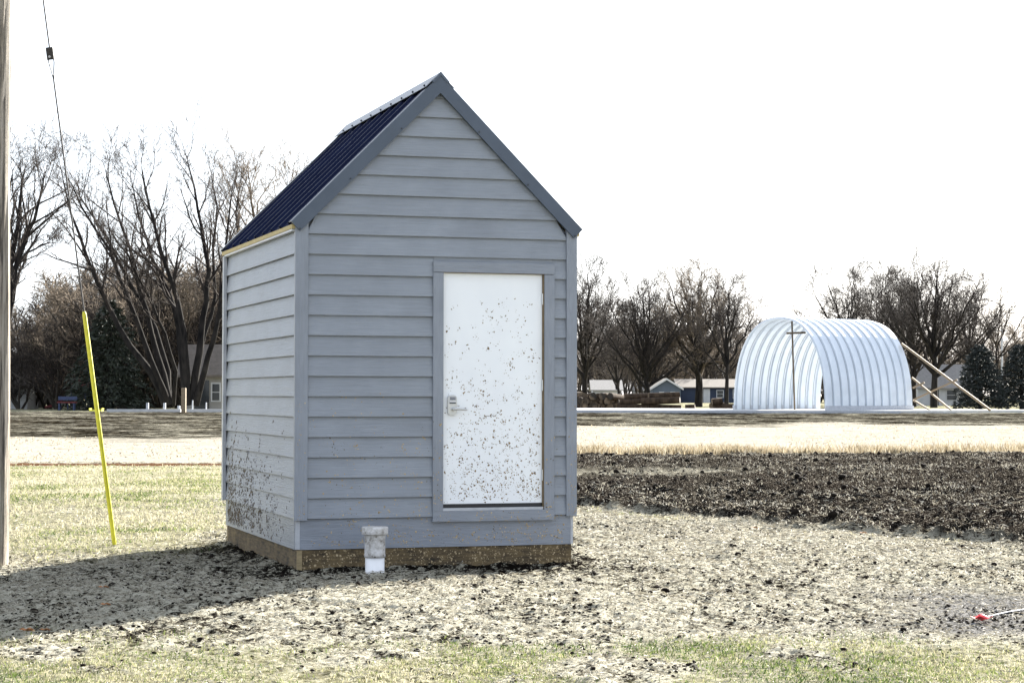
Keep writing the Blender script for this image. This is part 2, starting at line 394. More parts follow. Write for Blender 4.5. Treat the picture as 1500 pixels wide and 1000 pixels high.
def blades(name, x, y, z, h, w, lean, tone, mt, label, cat):
    n = len(x); az = rng.random(n)*2*PI; la = rng.random(n)*2*PI
    dx, dy = np.cos(az)*w/2, np.sin(az)*w/2
    tx, ty = np.cos(la)*lean*h, np.sin(la)*lean*h
    V = np.empty((n, 5, 3)); mid = .55
    V[:,0] = np.stack([x-dx, y-dy, z-.01], 1); V[:,1] = np.stack([x+dx, y+dy, z-.01], 1)
    V[:,2] = np.stack([x+dx*.8+tx*.35, y+dy*.8+ty*.35, z+h*mid], 1); V[:,3] = np.stack([x-dx*.8+tx*.35, y-dy*.8+ty*.35, z+h*mid], 1)
    V[:,4] = np.stack([x+tx, y+ty, z+h*np.clip(1-lean*.25, .5, 1)], 1)
    b = np.arange(n)[:, None]*5
    T = np.concatenate([b+[0,1,2], b+[0,2,3], b+[3,2,4]], 0)
    me = arrays_mesh(name, V.reshape(-1, 3), T); set_tone(me, np.repeat(tone, 5))
    return tag(link_mesh(name, me, mt), label, cat, kind='stuff')
def in_shed(x, y, pad=0.0):
    u, w = to_shed(x, y); return (u > -pad+.03) & (u < SW+pad-.03) & (w > -pad+.03) & (w < SD+pad-.03)
def fan_points(n, y0, y1, k=.275, side=1.0, p=1.0):
    """points over the ground spread evenly as areas thin out with distance"""
    t = rng.random(n); yy = (y0**p+(y1**p-y0**p)*t)**(1/p)
    return (rng.random(n)*2-1)*(k*yy+side), yy
M['straw'] = multi_mat('straw', [(.03,.024,.017), (.15,.13,.095), (.25,.23,.18), (.31,.29,.235), (.36,.345,.30)], trans=.25)
x, y = fan_points(230000, 10.2, 30, p=1.0)
zz = zones(x, y)
cov = cover(x, y)
keep = (rng.random(len(x)) < np.clip(1-zz[0]*.9-zz[1]*.75-zz[5]*.5, 0, 1)*np.clip((cov-.28)*2.2, .03, 1)) & ~in_shed(x, y)
x, y = x[keep], y[keep]; n = len(x)
z = ground_z(x, y)
ln = rng.uniform(.025, .09, n)*np.clip(y/16, .8, 1.5); wdt = rng.uniform(.003, .007, n)*np.clip(y/14, .9, 1.7)
az = rng.random(n)*2*PI; ti = rng.normal(0, .25, n); bend = rng.normal(0, .2, n)
ax, ay = np.cos(az), np.sin(az)
V = np.empty((n, 4, 3)); zc = z+.006+rng.random(n)*.012
V[:,0] = np.stack([x-ax*ln/2, y-ay*ln/2, zc-ti*ln/2], 1); V[:,3] = np.stack([x+ax*ln/2, y+ay*ln/2, zc+ti*ln/2], 1)
V[:,1] = np.stack([x-ay*wdt/2+ax*bend*.02, y+ax*wdt/2, zc+wdt*.6+.003], 1); V[:,2] = np.stack([x+ay*wdt/2, y-ax*wdt/2+ay*bend*.02, zc+.002], 1)
b = np.arange(n)[:, None]*4
me = arrays_mesh('straw_mulch', V.reshape(-1, 3), np.concatenate([b+[0,2,1], b+[1,2,3]], 0)); set_tone(me, np.repeat(np.clip(rng.normal(.6, .25, n), 0, 1), 4))
tag(link_mesh('straw_mulch', me, M['straw']), 'pale straw mulch strewn over the soil around the shed', 'straw', kind='stuff')
M['grass'] = multi_mat('grass', [(.022,.045,.008), (.07,.11,.022), (.155,.175,.065), (.27,.255,.15), (.36,.335,.24)], trans=.45)
# lawn west of the shed and the strip nearest the camera
x, y = fan_points(260000, 10.0, 46, p=1.15); xn, yn = fan_points(150000, 10.0, 14.5)
x = np.concatenate([x, xn]); y = np.concatenate([y, yn])
zz = zones(x, y); pat = fbm(x*.9, y*.55, 91, 4)
keep = (rng.random(len(x)) < zz[1]*np.clip((pat-.25)*3, .15, 1)*np.where(y < 14, .62, 1)) & ~in_shed(x, y, .02)
x, y = x[keep], y[keep]; n = len(x); z = ground_z(x, y)
green = fbm(x*1.1, y*.9, 95, 5)*.75+.125+np.where(y < 13.5, .06, -.04)
tone = np.clip(np.where(y < 14, .63, .76)-(green-.5)*2.4+rng.normal(0, .25, n), 0, 1)
blades('lawn_grass', x, y, z, rng.uniform(.015, .045, n)*np.clip(y/16, .8, 1.3), rng.uniform(.004, .008, n)*np.clip(y/13, .9, 2.4), rng.uniform(.4, 2.0, n), tone, M['grass'],
       'short yellow-green lawn grass with dead patches', 'grass')
# tall dry grass along the far edge of the ploughed soil, and straw stubble on the far field
M['dry'] = multi_mat('dry_grass', [(.07,.05,.028), (.15,.118,.072), (.25,.215,.15), (.33,.30,.235)], trans=.45)
x = rng.uniform(-2, 17, 26000); y = 51.2+.2*x+rng.gamma(1.6, .9, len(x))+(fbm(x*.7, x*0, 97, 3)-.5)*1.6
den = fbm(x*1.4, y*.8, 99, 3); kp = rng.random(len(x)) < np.clip((den-.3)*3.2, .05, 1)
x, y, den = x[kp], y[kp], den[kp]; n = len(x)
hh = rng.uniform(.10, .30, n)*(.45+den)
blades('dry_grass', x, y, ground_z(x, y), hh, rng.uniform(.012, .028, n), rng.uniform(.1, .7, n), np.clip(rng.normal(.55, .25, n), 0, 1), M['dry'],
       'tall golden dry grass along the edge of the ploughed soil', 'grass')
x, y = fan_points(26000, 45, 100, k=.27); zz = zones(x, y); kp = rng.random(len(x)) < zz[2]*np.clip((fbm(x*.35, y*.2, 101, 3)-.3)*3, .1, 1)
x, y = x[kp], y[kp]; n = len(x)
blades('field_stubble', x, y, ground_z(x, y), rng.uniform(.02, .07, n), rng.uniform(.02, .045, n), rng.uniform(.8, 2.0, n), np.clip(rng.normal(.8, .2, n), 0, 1), M['dry'],
       'pale cut stubble covering the far field', 'stubble')
# stubble and trash turned up in the ploughed soil
x = rng.uniform(-2, 17, 190000); y = rng.uniform(19, 57, len(x)); zz = zones(x, y)
kp = rng.random(len(x)) < zz[0]*np.clip((fbm(x*1.6, y*.9, 103, 4)-.40)*3.2, .04, 1)
x, y = x[kp], y[kp]; n = len(x)
blades('soil_stubble', x, y, ground_z(x, y), rng.uniform(.012, .05, n), rng.uniform(.005, .016, n), rng.uniform(.6, 2.8, n), np.clip(rng.normal(.75, .25, n), 0, 1), M['straw'],
       'pale straw ends sticking out of the ploughed soil', 'stubble')
# clods of the ploughed soil
ICO_V = []; 
ph = (1+5**.5)/2
for a, b_ in ((-1,ph),(1,ph),(-1,-ph),(1,-ph)): ICO_V += [(a,b_,0),(0,a,b_),(b_,0,a)]
ICO_V = np.array(ICO_V); ICO_V = ICO_V/np.linalg.norm(ICO_V[0])
def hull_faces(V):
    import bmesh
    bm = bmesh.new(); vs = [bm.verts.new(p) for p in V]; bm.verts.index_update()
    r = bmesh.ops.convex_hull(bm, input=vs); bm.verts.index_update()
    Fs = [[w.index for w in f.verts] for f in bm.faces]; bm.free(); return np.array(Fs)
ICO_F = hull_faces(ICO_V)
def clod_cloud(name, x, y, z, r, mt, label, cat):
    n = len(x); J = 1+rng.uniform(-.35, .35, (n, 12, 1)); Vv = ICO_V[None]*J*r[:, None, None]*np.array([1, 1, .72])
    Vv = Vv+np.stack([x, y, z], 1)[:, None, :]
    T = (ICO_F[None]+(np.arange(n)*12)[:, None, None]).reshape(-1, 3)
    return tag(link_mesh(name, arrays_mesh(name, Vv.reshape(-1, 3), T), mt), label, cat, kind='stuff')
x = rng.uniform(-1.5, 17, 12500); y = rng.uniform(19, 57, len(x)); zz = zones(x, y); kp = rng.random(len(x)) < zz[0]*.75
x, y = x[kp], y[kp]; n = len(x); r = np.clip(rng.lognormal(-3.9, .5, n), .010, .07)
clod_cloud('soil_clods', x, y, ground_z(x, y)+r*.25, r, M['soil'], 'dark broken clods across the ploughed soil', 'soil')
x, y = fan_points(40000, 10.5, 28); zz = zones(x, y); kp = (rng.random(len(x)) < (1-zz[0])*(1-zz[1])*np.clip((fbm(x*1.6, y*1.2, 107, 4)-.38)*3.2, .14, 1)) & ~in_shed(x, y)
x, y = x[kp], y[kp]; n = len(x); r = np.clip(rng.lognormal(-4.75, .45, n), .004, .03)
clod_cloud('soil_crumbs', x, y, ground_z(x, y)+r*.3, r, M['soil'], 'small dark crumbs of soil among the straw mulch', 'soil')

# ================================================================ the shed
shed = empty('shed', (SHX, SHY, 0), YAW, label='small grey lap-sided utility shed with steep navy metal roof and white door', cat='shed')
EX, Z0 = .1778, 2.795            # siding exposure, level of the course line above the door
MID = SW/2+.001
RAKE = 4.415
A1, A2, D1, D2, A4, A5 = .113, 1.2455, 1.3442, 2.2775, 2.3847, 2.502
def course_profile(h):           # (out, z): lip at the foot stands out and is hollow below
    return [(-.011, 0), (-.021, 0), (-.0215, .003), (.003, h), (.012, h), (.012, .024), (-.011, .024)]
core = MB(); core.prism([(.03, .25), (SW-.03, .25), (SW-.03, 3.0), (MID, 4.25), (.03, 3.0)], .05, SD-.05, 'y'); core.build('wall', M['trim'], shed)
def plank_mesh_x(x0, x1, h, lo=lambda z: -9, hi=lambda z: 9, z=0):
    mb = MB(); l0, l1 = [], []
    for o, dz in course_profile(h):
        l0.append((max(x0, lo(z+dz)), o, dz)); l1.append((min(x1, hi(z+dz)), o, dz))
    return mb.loft([l0, l1]).mesh('siding_plank')
# front: short planks beside the door share their mesh
ml = plank_mesh_x(A1-.004, A2+.01, EX+.004); mr = plank_mesh_x(A4-.01, A5+.004, EX+.004)
for k in range(0, 13):
    z = Z0-EX*(k+1)
    link_mesh('siding_plank', ml, M['siding_x'], shed, (0, R.uniform(-.001, .001), z)); link_mesh('siding_plank', mr, M['siding_x'], shed, (0, R.uniform(-.001, .001), z))
mb = MB(); mb.box(A2+.011, A4-.011, -.003, .012, Z0-.075, Z0+.002); mb.build('siding_plank', M['siding_x'], shed)
def rl(z): return MID-(RAKE-.15-z)
def rr(z): return MID+(RAKE-.15-z)
for j in range(0, 9):
    z = Z0+EX*j; h = EX+.004
    if j == 8: h = RAKE-.15-z-.004
    if h <= .02: continue
    me = plank_mesh_x(A1-.004, A5+.004, h, rl, rr, z); link_mesh('siding_plank', me, M['siding_x'], shed, (0, 0, z))
# back, same courses
mbk = plank_mesh_x(A1-.004, A5+.004, EX+.004)
for k in range(0, 13):
    o = link_mesh('siding_plank', mbk, M['siding_x'], shed, (SW, SD, Z0-EX*(k+1))); o.rotation_euler = (0, 0, PI)
for j in range(0, 9):
    z = Z0+EX*j; h = EX+.004 if j < 8 else RAKE-.15-z-.004
    if h <= .02: continue
    o = link_mesh('siding_plank', plank_mesh_x(A1-.004, A5+.004, h, rl, rr, z), M['siding_x'], shed, (SW, SD, z)); o.rotation_euler = (0, 0, PI)
# sides
def plank_mesh_y(y0, y1, h):
    mb = MB(); p = course_profile(h)
    return mb.loft([[(o, y0, dz) for o, dz in p], [(o, y1, dz) for o, dz in p]]).mesh('siding_plank')
my = plank_mesh_y(.012, SD-.09, EX+.004); myt = plank_mesh_y(.012, SD-.09, .207)
for s in (0, 1):
    for k in range(-1, 13):
        o = link_mesh('siding_plank', my if k >= 0 else myt, M['siding_y'], shed)
        zz_ = Z0-EX*(k+1)
        if s == 0: o.location = (.018+R.uniform(-.001, .001), 0, zz_)
        else: o.location = (SW-.018, SD, zz_); o.rotation_euler = (0, 0, PI)
ZCB = Z0-2.3247
def corner(poly_x, y0, y1, top):
    x0, x1 = poly_x; tz = lambda x: max(RAKE-.14-abs(x-MID), 3.03)
    mb = MB(); mb.prism([(x0, ZCB), (x1, ZCB), (x1, tz(x1)), (x0, tz(x0))], y0, y1); return mb.build('corner_board', M['trim'], shed)
corner((-.003, A1), -.0332, .011, 3); corner((A5, SW+.003), -.0332, .011, 3)
corner((.004, A1), SD-.011, SD+.03, 3); corner((A5, SW-.002), SD-.011, SD+.03, 3)
for x0, x1 in ((-.03, .003), (SW-.003, SW+.03)):
    MB().box(x0, x1, SD-.09, SD-.012, ZCB, 3.0).build('corner_board', M['white_trim'], shed)
for x0, x1 in ((-.026, .012), (SW-.012, SW+.026)):
    MB().box(x0, x1, .0125, SD-.0905, 2.994, 3.012).build('frieze_board', M['frieze'], shed)
    for ya, yb in ((-.02, SD-.62), (SD-.615, SD+.03)):
        MB().box(x0-.006 if x0 < 0 else x0, x1 if x0 < 0 else x1+.006, ya, yb, 3.0135, 3.050).build('fascia_board', M['raw_wood'], shed)
# skirt, flashing strips, timber footing
ZS, ZF = Z0-2.58, -.25
MB().box(.056, SW-.046, .003, .03, ZS, Z0-EX*13-.004).build('skirt_board', M['trim_h'], shed)
MB().box(.056, SW-.046, SD-.03, SD-.003, ZS, Z0-EX*13-.004).build('skirt_board', M['trim_h'], shed)
for x0, x1 in ((.014, .03), (SW-.04, SW-.014)):
    MB().box(x0, x1, .031, SD-.031, ZS, Z0-EX*13-.004).build('skirt_board', M['siding_y'], shed)
for x0, x1 in ((.018, .055), (SW-.045, SW-.022)):
    MB().box(x0, x1, .001, .029, ZS+.003, Z0-EX*13-.01).build('skirt_flashing', M['white_trim'], shed)
MB().box(.078, SW-.034, .014, .054, ZF, ZS-.001).build('footing_timber', M['foundation'], shed)
MB().box(.03, .077, .012, SD-.06, ZF, ZS-.002).build('footing_timber', M['foundation'], shed)
MB().box(.029, .0775, .0085, .0118, ZF, ZS-.003).build('timber_end', M['timber_end'], shed)
MB().box(SW-.08, SW-.036, .056, SD-.06, ZF, ZS-.002).build('footing_timber', M['foundation'], shed)
MB().box(.03, SW-.036, SD-.058, SD-.014, ZF, ZS-.002).build('footing_timber', M['timber_end'], shed)
# roof
def roof_panel(s):
    prof = []; y0, y1 = -.028, SD+.06; per = .405
    y = y0; prof.append((y0, 0))
    c = y0+.10
    while c < y1-.05:
        prof += [(c-.045, 0), (c-.022, .030), (c+.022, .030), (c+.045, 0)]
        for q in (.14, .265):
            if c+q+.02 < y1-.02: prof += [(c+q-.018, 0), (c+q-.008, .006), (c+q+.008, .006), (c+q+.018, 0)]
        c += per
    prof.append((y1, 0)); prof = sorted(prof)
    n = .7071
    mb = MB(); V = []
    for xr in (1.328, .012):
        for yy, h in prof: V.append((MID-s*xr-s*h*n, yy, RAKE-.035-xr+h*n))
    for xr in (1.328, .012):
        for yy, h in prof: V.append((MID-s*xr-s*(h-.004)*n, yy, RAKE-.035-xr+(h-.004)*n))
    k = len(prof); Fc = []
    for i in range(k-1):
        Fc += [(i, i+1, k+i+1, k+i), (2*k+i, 3*k+i, 3*k+i+1, 2*k+i+1), (i, 2*k+i, 2*k+i+1, i+1), (k+i, k+i+1, 3*k+i+1, 3*k+i)]
    Fc += [(0, k, 3*k, 2*k), (k-1, 3*k-1, 4*k-1, 2*k-1)]
    mb.add(V, Fc); mb.build('roof_panel', M['roof'], shed)
    d = MB(); d.prism([(MID-s*1.31, RAKE-.045-1.31), (MID-s*.02, RAKE-.045-.02), (MID-s*.02, RAKE-.075-.02), (MID-s*1.29, RAKE-.072-1.29)], -.02, SD+.045); d.build('roof_deck', M['raw_wood'], shed)
roof_panel(1); roof_panel(-1)
cap = MB(); cap.loft([[(MID-.135, y, RAKE-.108), (MID, y, RAKE+.027), (MID+.135, y, RAKE-.108), (MID+.129, y, RAKE-.112), (MID, y, RAKE+.018), (MID-.129, y, RAKE-.112)] for y in (-.036, SD+.07)])
cap = cap.build('ridge_cap', M['cap'], shed)
for k in range(9):
    for s in (1, -1):
        c = Vector((MID-s*.115, .07+.405*k, RAKE-.083)); MB().tube([c-Vector((-s,0,1))*.003, c+Vector((-s,0,1))*.007], .009, 8).build('screw', M['screw'], cap)
def rake(s, y0, y1):
    mb = MB(); X = lambda d: MID-s*d
    def bar(ins_t, ins_b, ya, yb, d1):
        a = [(X(0), RAKE-ins_t), (X(d1), RAKE-ins_t-d1), (X(d1-.08), RAKE-ins_t-d1-.08), (X(0), RAKE-.16+ins_b)]
        mb.prism(a, ya, yb)
    bar(0, 0, y0, y1, 1.345)
    o = mb.build('rake_trim', M['rake'], shed)
    fl = MB(); fl.prism([(X(.0), RAKE+.004), (X(1.345), RAKE+.004-1.345), (X(1.343), RAKE-.002-1.343), (X(0), RAKE-.002)], y1+.001 if y0 < 0 else y0-.10, y1+.10 if y0 < 0 else y0-.001)
    fl.build('flange', M['cap'], o)
    if y0 < 0:
        for d in (.36, .82, 1.27):
            c = Vector((X(d), y0, RAKE-.135-d)); MB().tube([c+Vector((0,.004,0)), c-Vector((0,.006,0))], .008, 8).build('screw', M['screw'], o)
for s in (1, -1): rake(s, -.062, -.034)
for s in (1, -1): rake(s, SD+.034, SD+.062)
MB().prism([(MID-.082, RAKE-.062), (MID, RAKE+.030), (MID+.082, RAKE-.062), (MID+.06, RAKE-.07), (MID, RAKE-.004), (MID-.06, RAKE-.07)], -.070, -.037).build('ridge_end_cap', M['rake'], shed)
# door
DT, DB = Z0-.1415, Z0-2.2053
ZT, ZD = Z0-.0438, Z0-2.3558
door = MB(); door.box(D1, D2, .004, .046, DB, DT); door = door.build('door', M['door'], shed)
for a in ((A2, D1-.004, DB-.055, DT+.0), (D2+.012, A4, DB-.055, DT+.0)):
    MB().box(a[0], a[1], -.034, .03, a[2], a[3]).build('door_trim', M['trim'], shed)
MB().box(A2, A4, -.036, .03, DT+.0055, ZT).build('door_trim', M['trim_h'], shed)
MB().box(A2, A4, -.036, .03, ZD, DB-.056).build('door_trim', M['trim_h'], shed)
MB().box(D1-.0035, D1-.0005, -.02, .045, DB, DT).build('door_jamb', M['black'], shed)
MB().box(D2+.0015, D2+.0115, -.022, .045, DB-.05, DT).build('door_jamb', M['bronze'], shed)
MB().box(D1-.003, D2+.011, -.025, .045, DT+.0005, DT+.005).build('door_jamb', M['bronze'], shed)
MB().box(D1+.003, D2-.003, -.004, .0035, DB-.03, DB+.004).build('door_sweep', M['black'], door)
MB().box(D1-.003, D2+.001, -.03, .045, DB-.055, DB-.031).build('threshold', M['white_trim'], shed)
for zh in (DT-.22, DT-1.0, DT-1.81):
    h = MB(); h.tube([(D2+.001, -.012, zh-.05), (D2+.001, -.012, zh+.05)], .008, 8); h.box(D2-.004, D2+.006, -.012, .003, zh-.048, zh+.048); h.build('hinge', M['steel'], door)
lx, lz = D1+.083, DB+.885
esc = MB(); pts = []
for k in range(24):
    a = 2*PI*k/24; pts.append((lx+.043*math.copysign(abs(math.cos(a))**.7, math.cos(a)), lz+(.048 if math.sin(a) > 0 else -.048)+.042*math.copysign(abs(math.sin(a))**.8, math.sin(a))))
esc.prism(pts, -.022, .003); esc = esc.build('lock_plate', M['steel'], door)
MB().box(lx-.030, lx+.032, -.030, -.0225, lz+.012, lz+.080).build('keypad', M['keypad'], esc)
for r_ in range(2):
    for c_ in range(5): MB().box(lx-.024+c_*.0105, lx-.0165+c_*.0105, -.033, -.0305, lz+.046+r_*.0155, lz+.056+r_*.0155).build('button', M['play_blue'] if c_ % 2 else M['screw'], esc)
MB().box(lx-.028, lx+.030, -.0325, -.0305, lz+.0135, lz+.024).build('key_cover', M['screw'], esc)
lv = MB(); lv.tube([(lx+.012, -.02, lz-.038), (lx+.012, -.062, lz-.036)], .016, 12); lv.tube([(lx+.006, -.060, lz-.035), (lx+.05, -.064, lz-.034), (lx+.11, -.060, lz-.040), (lx+.128, -.052, lz-.041)], [.014, .0115, .010, .008], 10)
lv.build('lever_handle', M['steel'], esc)
# ---- mud splashed on the walls and door: small raised crusts
def splat(name, P, U, W, Nn, rad, mt, parent, elong=None):
    """P centres, U/W in-plane axes, Nn outward normal"""
    n = len(P); K = 6; ang = np.arange(K)*2*PI/K
    ru = rad[:, None]*rng.uniform(.45, 1.25, (n, K)); rw = ru*(elong[:, None] if elong is not None else 1)
    rot = rng.uniform(0, 2*PI, n)[:, None] if elong is None else np.zeros((n, 1))
    cu, cw = np.cos(ang+rot)*ru, np.sin(ang+rot)*rw
    V = np.empty((n, K+1, 3)); V[:, :K] = P[:, None]+cu[..., None]*U+cw[..., None]*W
    V[:, K] = P+Nn*np.minimum(rad*.55, .008)[:, None]
    b = (np.arange(n)*(K+1))[:, None]
    T = np.concatenate([b+[i, (i+1) % K, K] for i in range(K)], 0)
    o = link_mesh(name, arrays_mesh(name, V.reshape(-1, 3), T), mt, parent); tag(o, kind='stuff'); return o
def clustered(n, f, ncl, spread):
    """points in loose sprays; f() draws a seed point"""
    c = [f() for _ in range(ncl)]; out = []
    for i in range(n):
        a = c[R.randrange(ncl)]; s = abs(R.gauss(0, 1))*spread; t = R.random()*2*PI
        out.append((a[0]+s*math.cos(t), a[1]+s*math.sin(t)))
    return out
ux, uy, uz = np.array([1.,0,0]), np.array([0,1.,0]), np.array([0,0,1.])
def door_seed():
    while 1:
        a, b = R.random(), R.random()
        if R.random() < (.03+(1-b)**1.5)*(.5+.5*a) and b < .93: return D1+.02+a*.89, DB+.02+b*2.02
p = [q for q in clustered(2600, door_seed, 620, .024) if D1+.012 < q[0] < D2-.012 and DB+.012 < q[1] < DT-.15]
P = np.array([(a, .0035, b) for a, b in p]); n = len(P)
splat('mud_splatter', P, ux, uz, -uy, np.clip(rng.lognormal(-5.75, .55, n), .0014, .010), M['mud_door'], door)
def wall_seed():
    while 1:
        a, b = R.random(), R.random()**1.5
        if R.random() < (1.05-b): return .12+a*2.38, .25+b*1.35
def front_surface(a, b):
    if A2-.001 < a < A4+.001 and b > ZD-.001: return None if (D1-.012 < a < D2+.02 and b > DB-.06) else -.0365
    if b < Z0-EX*13: return .0028
    h = (b-(Z0-EX*13)) % EX; return -.0218+.0245*h/EX
def front_spl(n, cl, sp, fn=wall_seed):
    out = []
    for a, b in clustered(n, fn, cl, sp):
        if .13 < a < A5-.01 and b > ZS+.01 and (s := front_surface(a, b)) is not None: out.append((a, s, b))
    return np.array(out)
P = front_spl(1500, 380, .03); splat('mud_splatter', P, ux, uz, -uy, np.clip(rng.lognormal(-5.45, .5, len(P)), .002, .012), M['mud_tan'], shed)
P = front_spl(420, 150, .03); splat('mud_splatter', P, ux, uz, -uy, np.clip(rng.lognormal(-5.7, .4, len(P)), .002, .008), M['mud_dark'], shed)
p = [(R.uniform(.08, SW-.05), R.uniform(.02, ZS-.005)) for _ in range(900)]
P = np.array([(a, .0135, b) for a, b in p]); splat('mud_splatter', P, ux, uz, -uy, np.clip(rng.lognormal(-5.4, .5, len(P)), .002, .012), M['mud_tan'], shed)
p = [(R.choice((A1-.02-R.random()*.08, A5+.02+R.random()*.07)), .48+R.random()**1.6*1.1) for _ in range(160)]
P = np.array([(a, -.0345, b) for a, b in p]); splat('mud_splatter', P, ux, uz, -uy, np.clip(rng.lognormal(-5.6, .4, len(P)), .002, .009), M['mud_tan'], shed)
def side_seed():
    while 1:
        a, b = R.random(), R.random()
        if R.random() < (.03+a**1.6)*(1.0-b)**2.5: return .25+a*3.2, .26+b*1.3
out = []
for a, b in clustered(2200, side_seed, 700, .05):
    if .1 < a < SD-.1 and b > ZS+.02 and b < 1.9:
        s = .0135 if b < Z0-EX*13 else -.0038+.0245*((b-(Z0-EX*13)) % EX)/EX
        out.append((s, a, b))
P = np.array(out); n = len(P)
splat('mud_splatter', P, uy, uz, -ux, np.clip(rng.lognormal(-5.15, .45, n), .003, .013), M['mud_dark'], shed, elong=rng.uniform(.9, 2.4, n))
# ================================================================ pipe by the shed
q = gp(549, 843)
pipe = empty('drain_pipe', (q.x, q.y, q.z-.02), 0, label='short white plastic pipe with a capped collar standing in front of the shed', cat='pipe')
pb = -.1
MB().lathe([(.083, pb), (.083, .165), (.078, .165)]).build('pipe', M['pvc_clean'], pipe)
MB().lathe([(.085, .155), (.091, .158), (.092, .18), (.089, .185), (.089, .31), (.093, .345), (.093, .352)]).build('coupling', M['pvc_dirty'], pipe)
MB().lathe([(.094, .35), (.112, .352), (.114, .36), (.114, .412), (.109, .42), (.0, .423)]).build('cap', M['pvc_dirty'], pipe)

# ================================================================ utility pole and guy wire
q = gp(-12, 829)
pc = Vector((q.x, q.y, base_z(q.x, q.y)))
pole = empty('utility_pole', pc, 0, label='weathered grey wooden utility pole at the left edge of the picture', cat='pole')
mb = MB(); loops = []
for k in range(26):
    z = -.4+k*11.2/25; r = .160-.0042*z
    loops.append([((r+R.uniform(-.004, .004)+.003*math.sin(i*2.7+1))*math.cos(2*PI*i/22)+.006*math.sin(z*1.3), (r+R.uniform(-.003, .003))*math.sin(2*PI*i/22), z) for i in range(22)])
mb.loft(loops, smooth=False).build('shaft', M['pole'], pole)
for zz_ in (7.75,): MB().lathe([(.130, zz_-.03), (.134, zz_-.03), (.134, zz_+.03), (.130, zz_+.03)], 20).build('guy_band', M['galv'], pole)
q = gp(168, 801); GB = Vector((q.x, q.y, q.z)); 
GT = Vector((pc.x+.12, pc.y+.05, pc.z+7.75))
gd = (GT-GB).normalized()
guy = empty('guy_wire', GB, 0, label='steel guy wire with black strain insulator and leaning yellow plastic guard', cat='guy wire')
def on_guy(py):                     # point of the wire seen at image height py
    best = min((abs((lambda v: 500-F*((v.z-CAMZ)*math.cos(PITCH)-v.y*math.sin(PITCH))/(v.y*math.cos(PITCH)))(GB+gd*s)-py), s) for s in [i*.01 for i in range(1100)])
    return best[1]
s0, s1 = .02, on_guy(457)
mb = MB(); mb.tube([gd*s0, gd*(s0+.02), gd*(s1-.03), gd*s1], [.019, .022, .022, .015], 12); mb.build('guard', M['yellow'], guy)
MB().tube([gd*-.25, gd*.12], .012, 8).build('anchor_rod', M['galv'], guy)
si = on_guy(78)
MB().tube([gd*(s1-.05), gd*(si-.26)], .0085, 6).build('wire', M['wire'], guy)
MB().tube([gd*(si+.06), gd*((GT-GB).length)], .0085, 6).build('wire', M['wire'], guy)
side = gd.cross(Vector((0,1,0))).normalized()
for s in (-1, 1):
    MB().tube([gd*(si-.27), gd*(si-.17)+side*s*.012, gd*(si-.09)+side*s*.026, gd*(si-.03)+side*s*.026], .006, 6).build('wire_loop', M['wire'], guy)
up = gd; fr = side.cross(up).normalized()
ins = MB()
prof = [(-.036,-.062),(.036,-.062),(.036,.052),(.028,.062),(-.028,.062),(-.036,.052)]
ring = lambda sc, d: [gd*(si)+side*a*sc+up*b*sc+fr*d for a, b in prof]
ins.loft([ring(.86, -.03), ring(1, -.022), ring(1, .022), ring(.86, .03)]); ins = ins.build('strain_insulator', M['black'], guy)
c = gd*si+side*.006-up*.03
MB().tube([c-fr*.0325, c+fr*.0325], .012, 12).build('eyelet', M['white_trim'], ins)

# ================================================================ trees
def branch_pts(p, d, ln, seg, rnd, up=.12, wig=.16):
    pts = [Vector(p)]; d = Vector(d).normalized()
    for k in range(seg):
        d = (d+Vector((rnd.gauss(0, wig), rnd.gauss(0, wig), rnd.gauss(0, wig)+up))).normalized()
        pts.append(pts[-1]+d*(ln/seg))
    return pts
class TubeSink:
    def __init__(s): s.V = []; s.T = []
    def tube(s, pts, r, n):
        b = len(s.V); k = len(pts)
        for i, p in enumerate(pts):
            t = (pts[min(i+1, k-1)]-pts[max(i-1, 0)])
            if t.length < 1e-6: t = Vector((0,0,1))
            t.normalize(); u = t.cross(Vector((.31,.93,.17))); u.normalize(); w = t.cross(u)
            if i == k-1: s.V.append(p); break
            for j in range(n):
                a = 2*PI*j/n; q = p+(u*math.cos(a)+w*math.sin(a))*r[i]; s.V.append(q)
        for i in range(k-2):
            for j in range(n):
                j2 = (j+1) % n; a, b1, c, d = b+i*n+j, b+i*n+j2, b+(i+1)*n+j2, b+(i+1)*n+j
                s.T += [(a, b1, c), (a, c, d)]
        tip = b+(k-1)*n
        for j in range(n): s.T.append((b+(k-2)*n+j, b+(k-2)*n+(j+1) % n, tip))
    def mesh(s, name): return arrays_mesh(name, [tuple(v) for v in s.V], s.T, smooth=True)
def rot_dir(t, ang, az):
    t = t.normalized(); u = t.cross(Vector((.2,.9,.3))).normalized(); w = t.cross(u)
    return t*math.cos(ang)+(u*math.cos(az)+w*math.sin(az))*math.sin(ang)
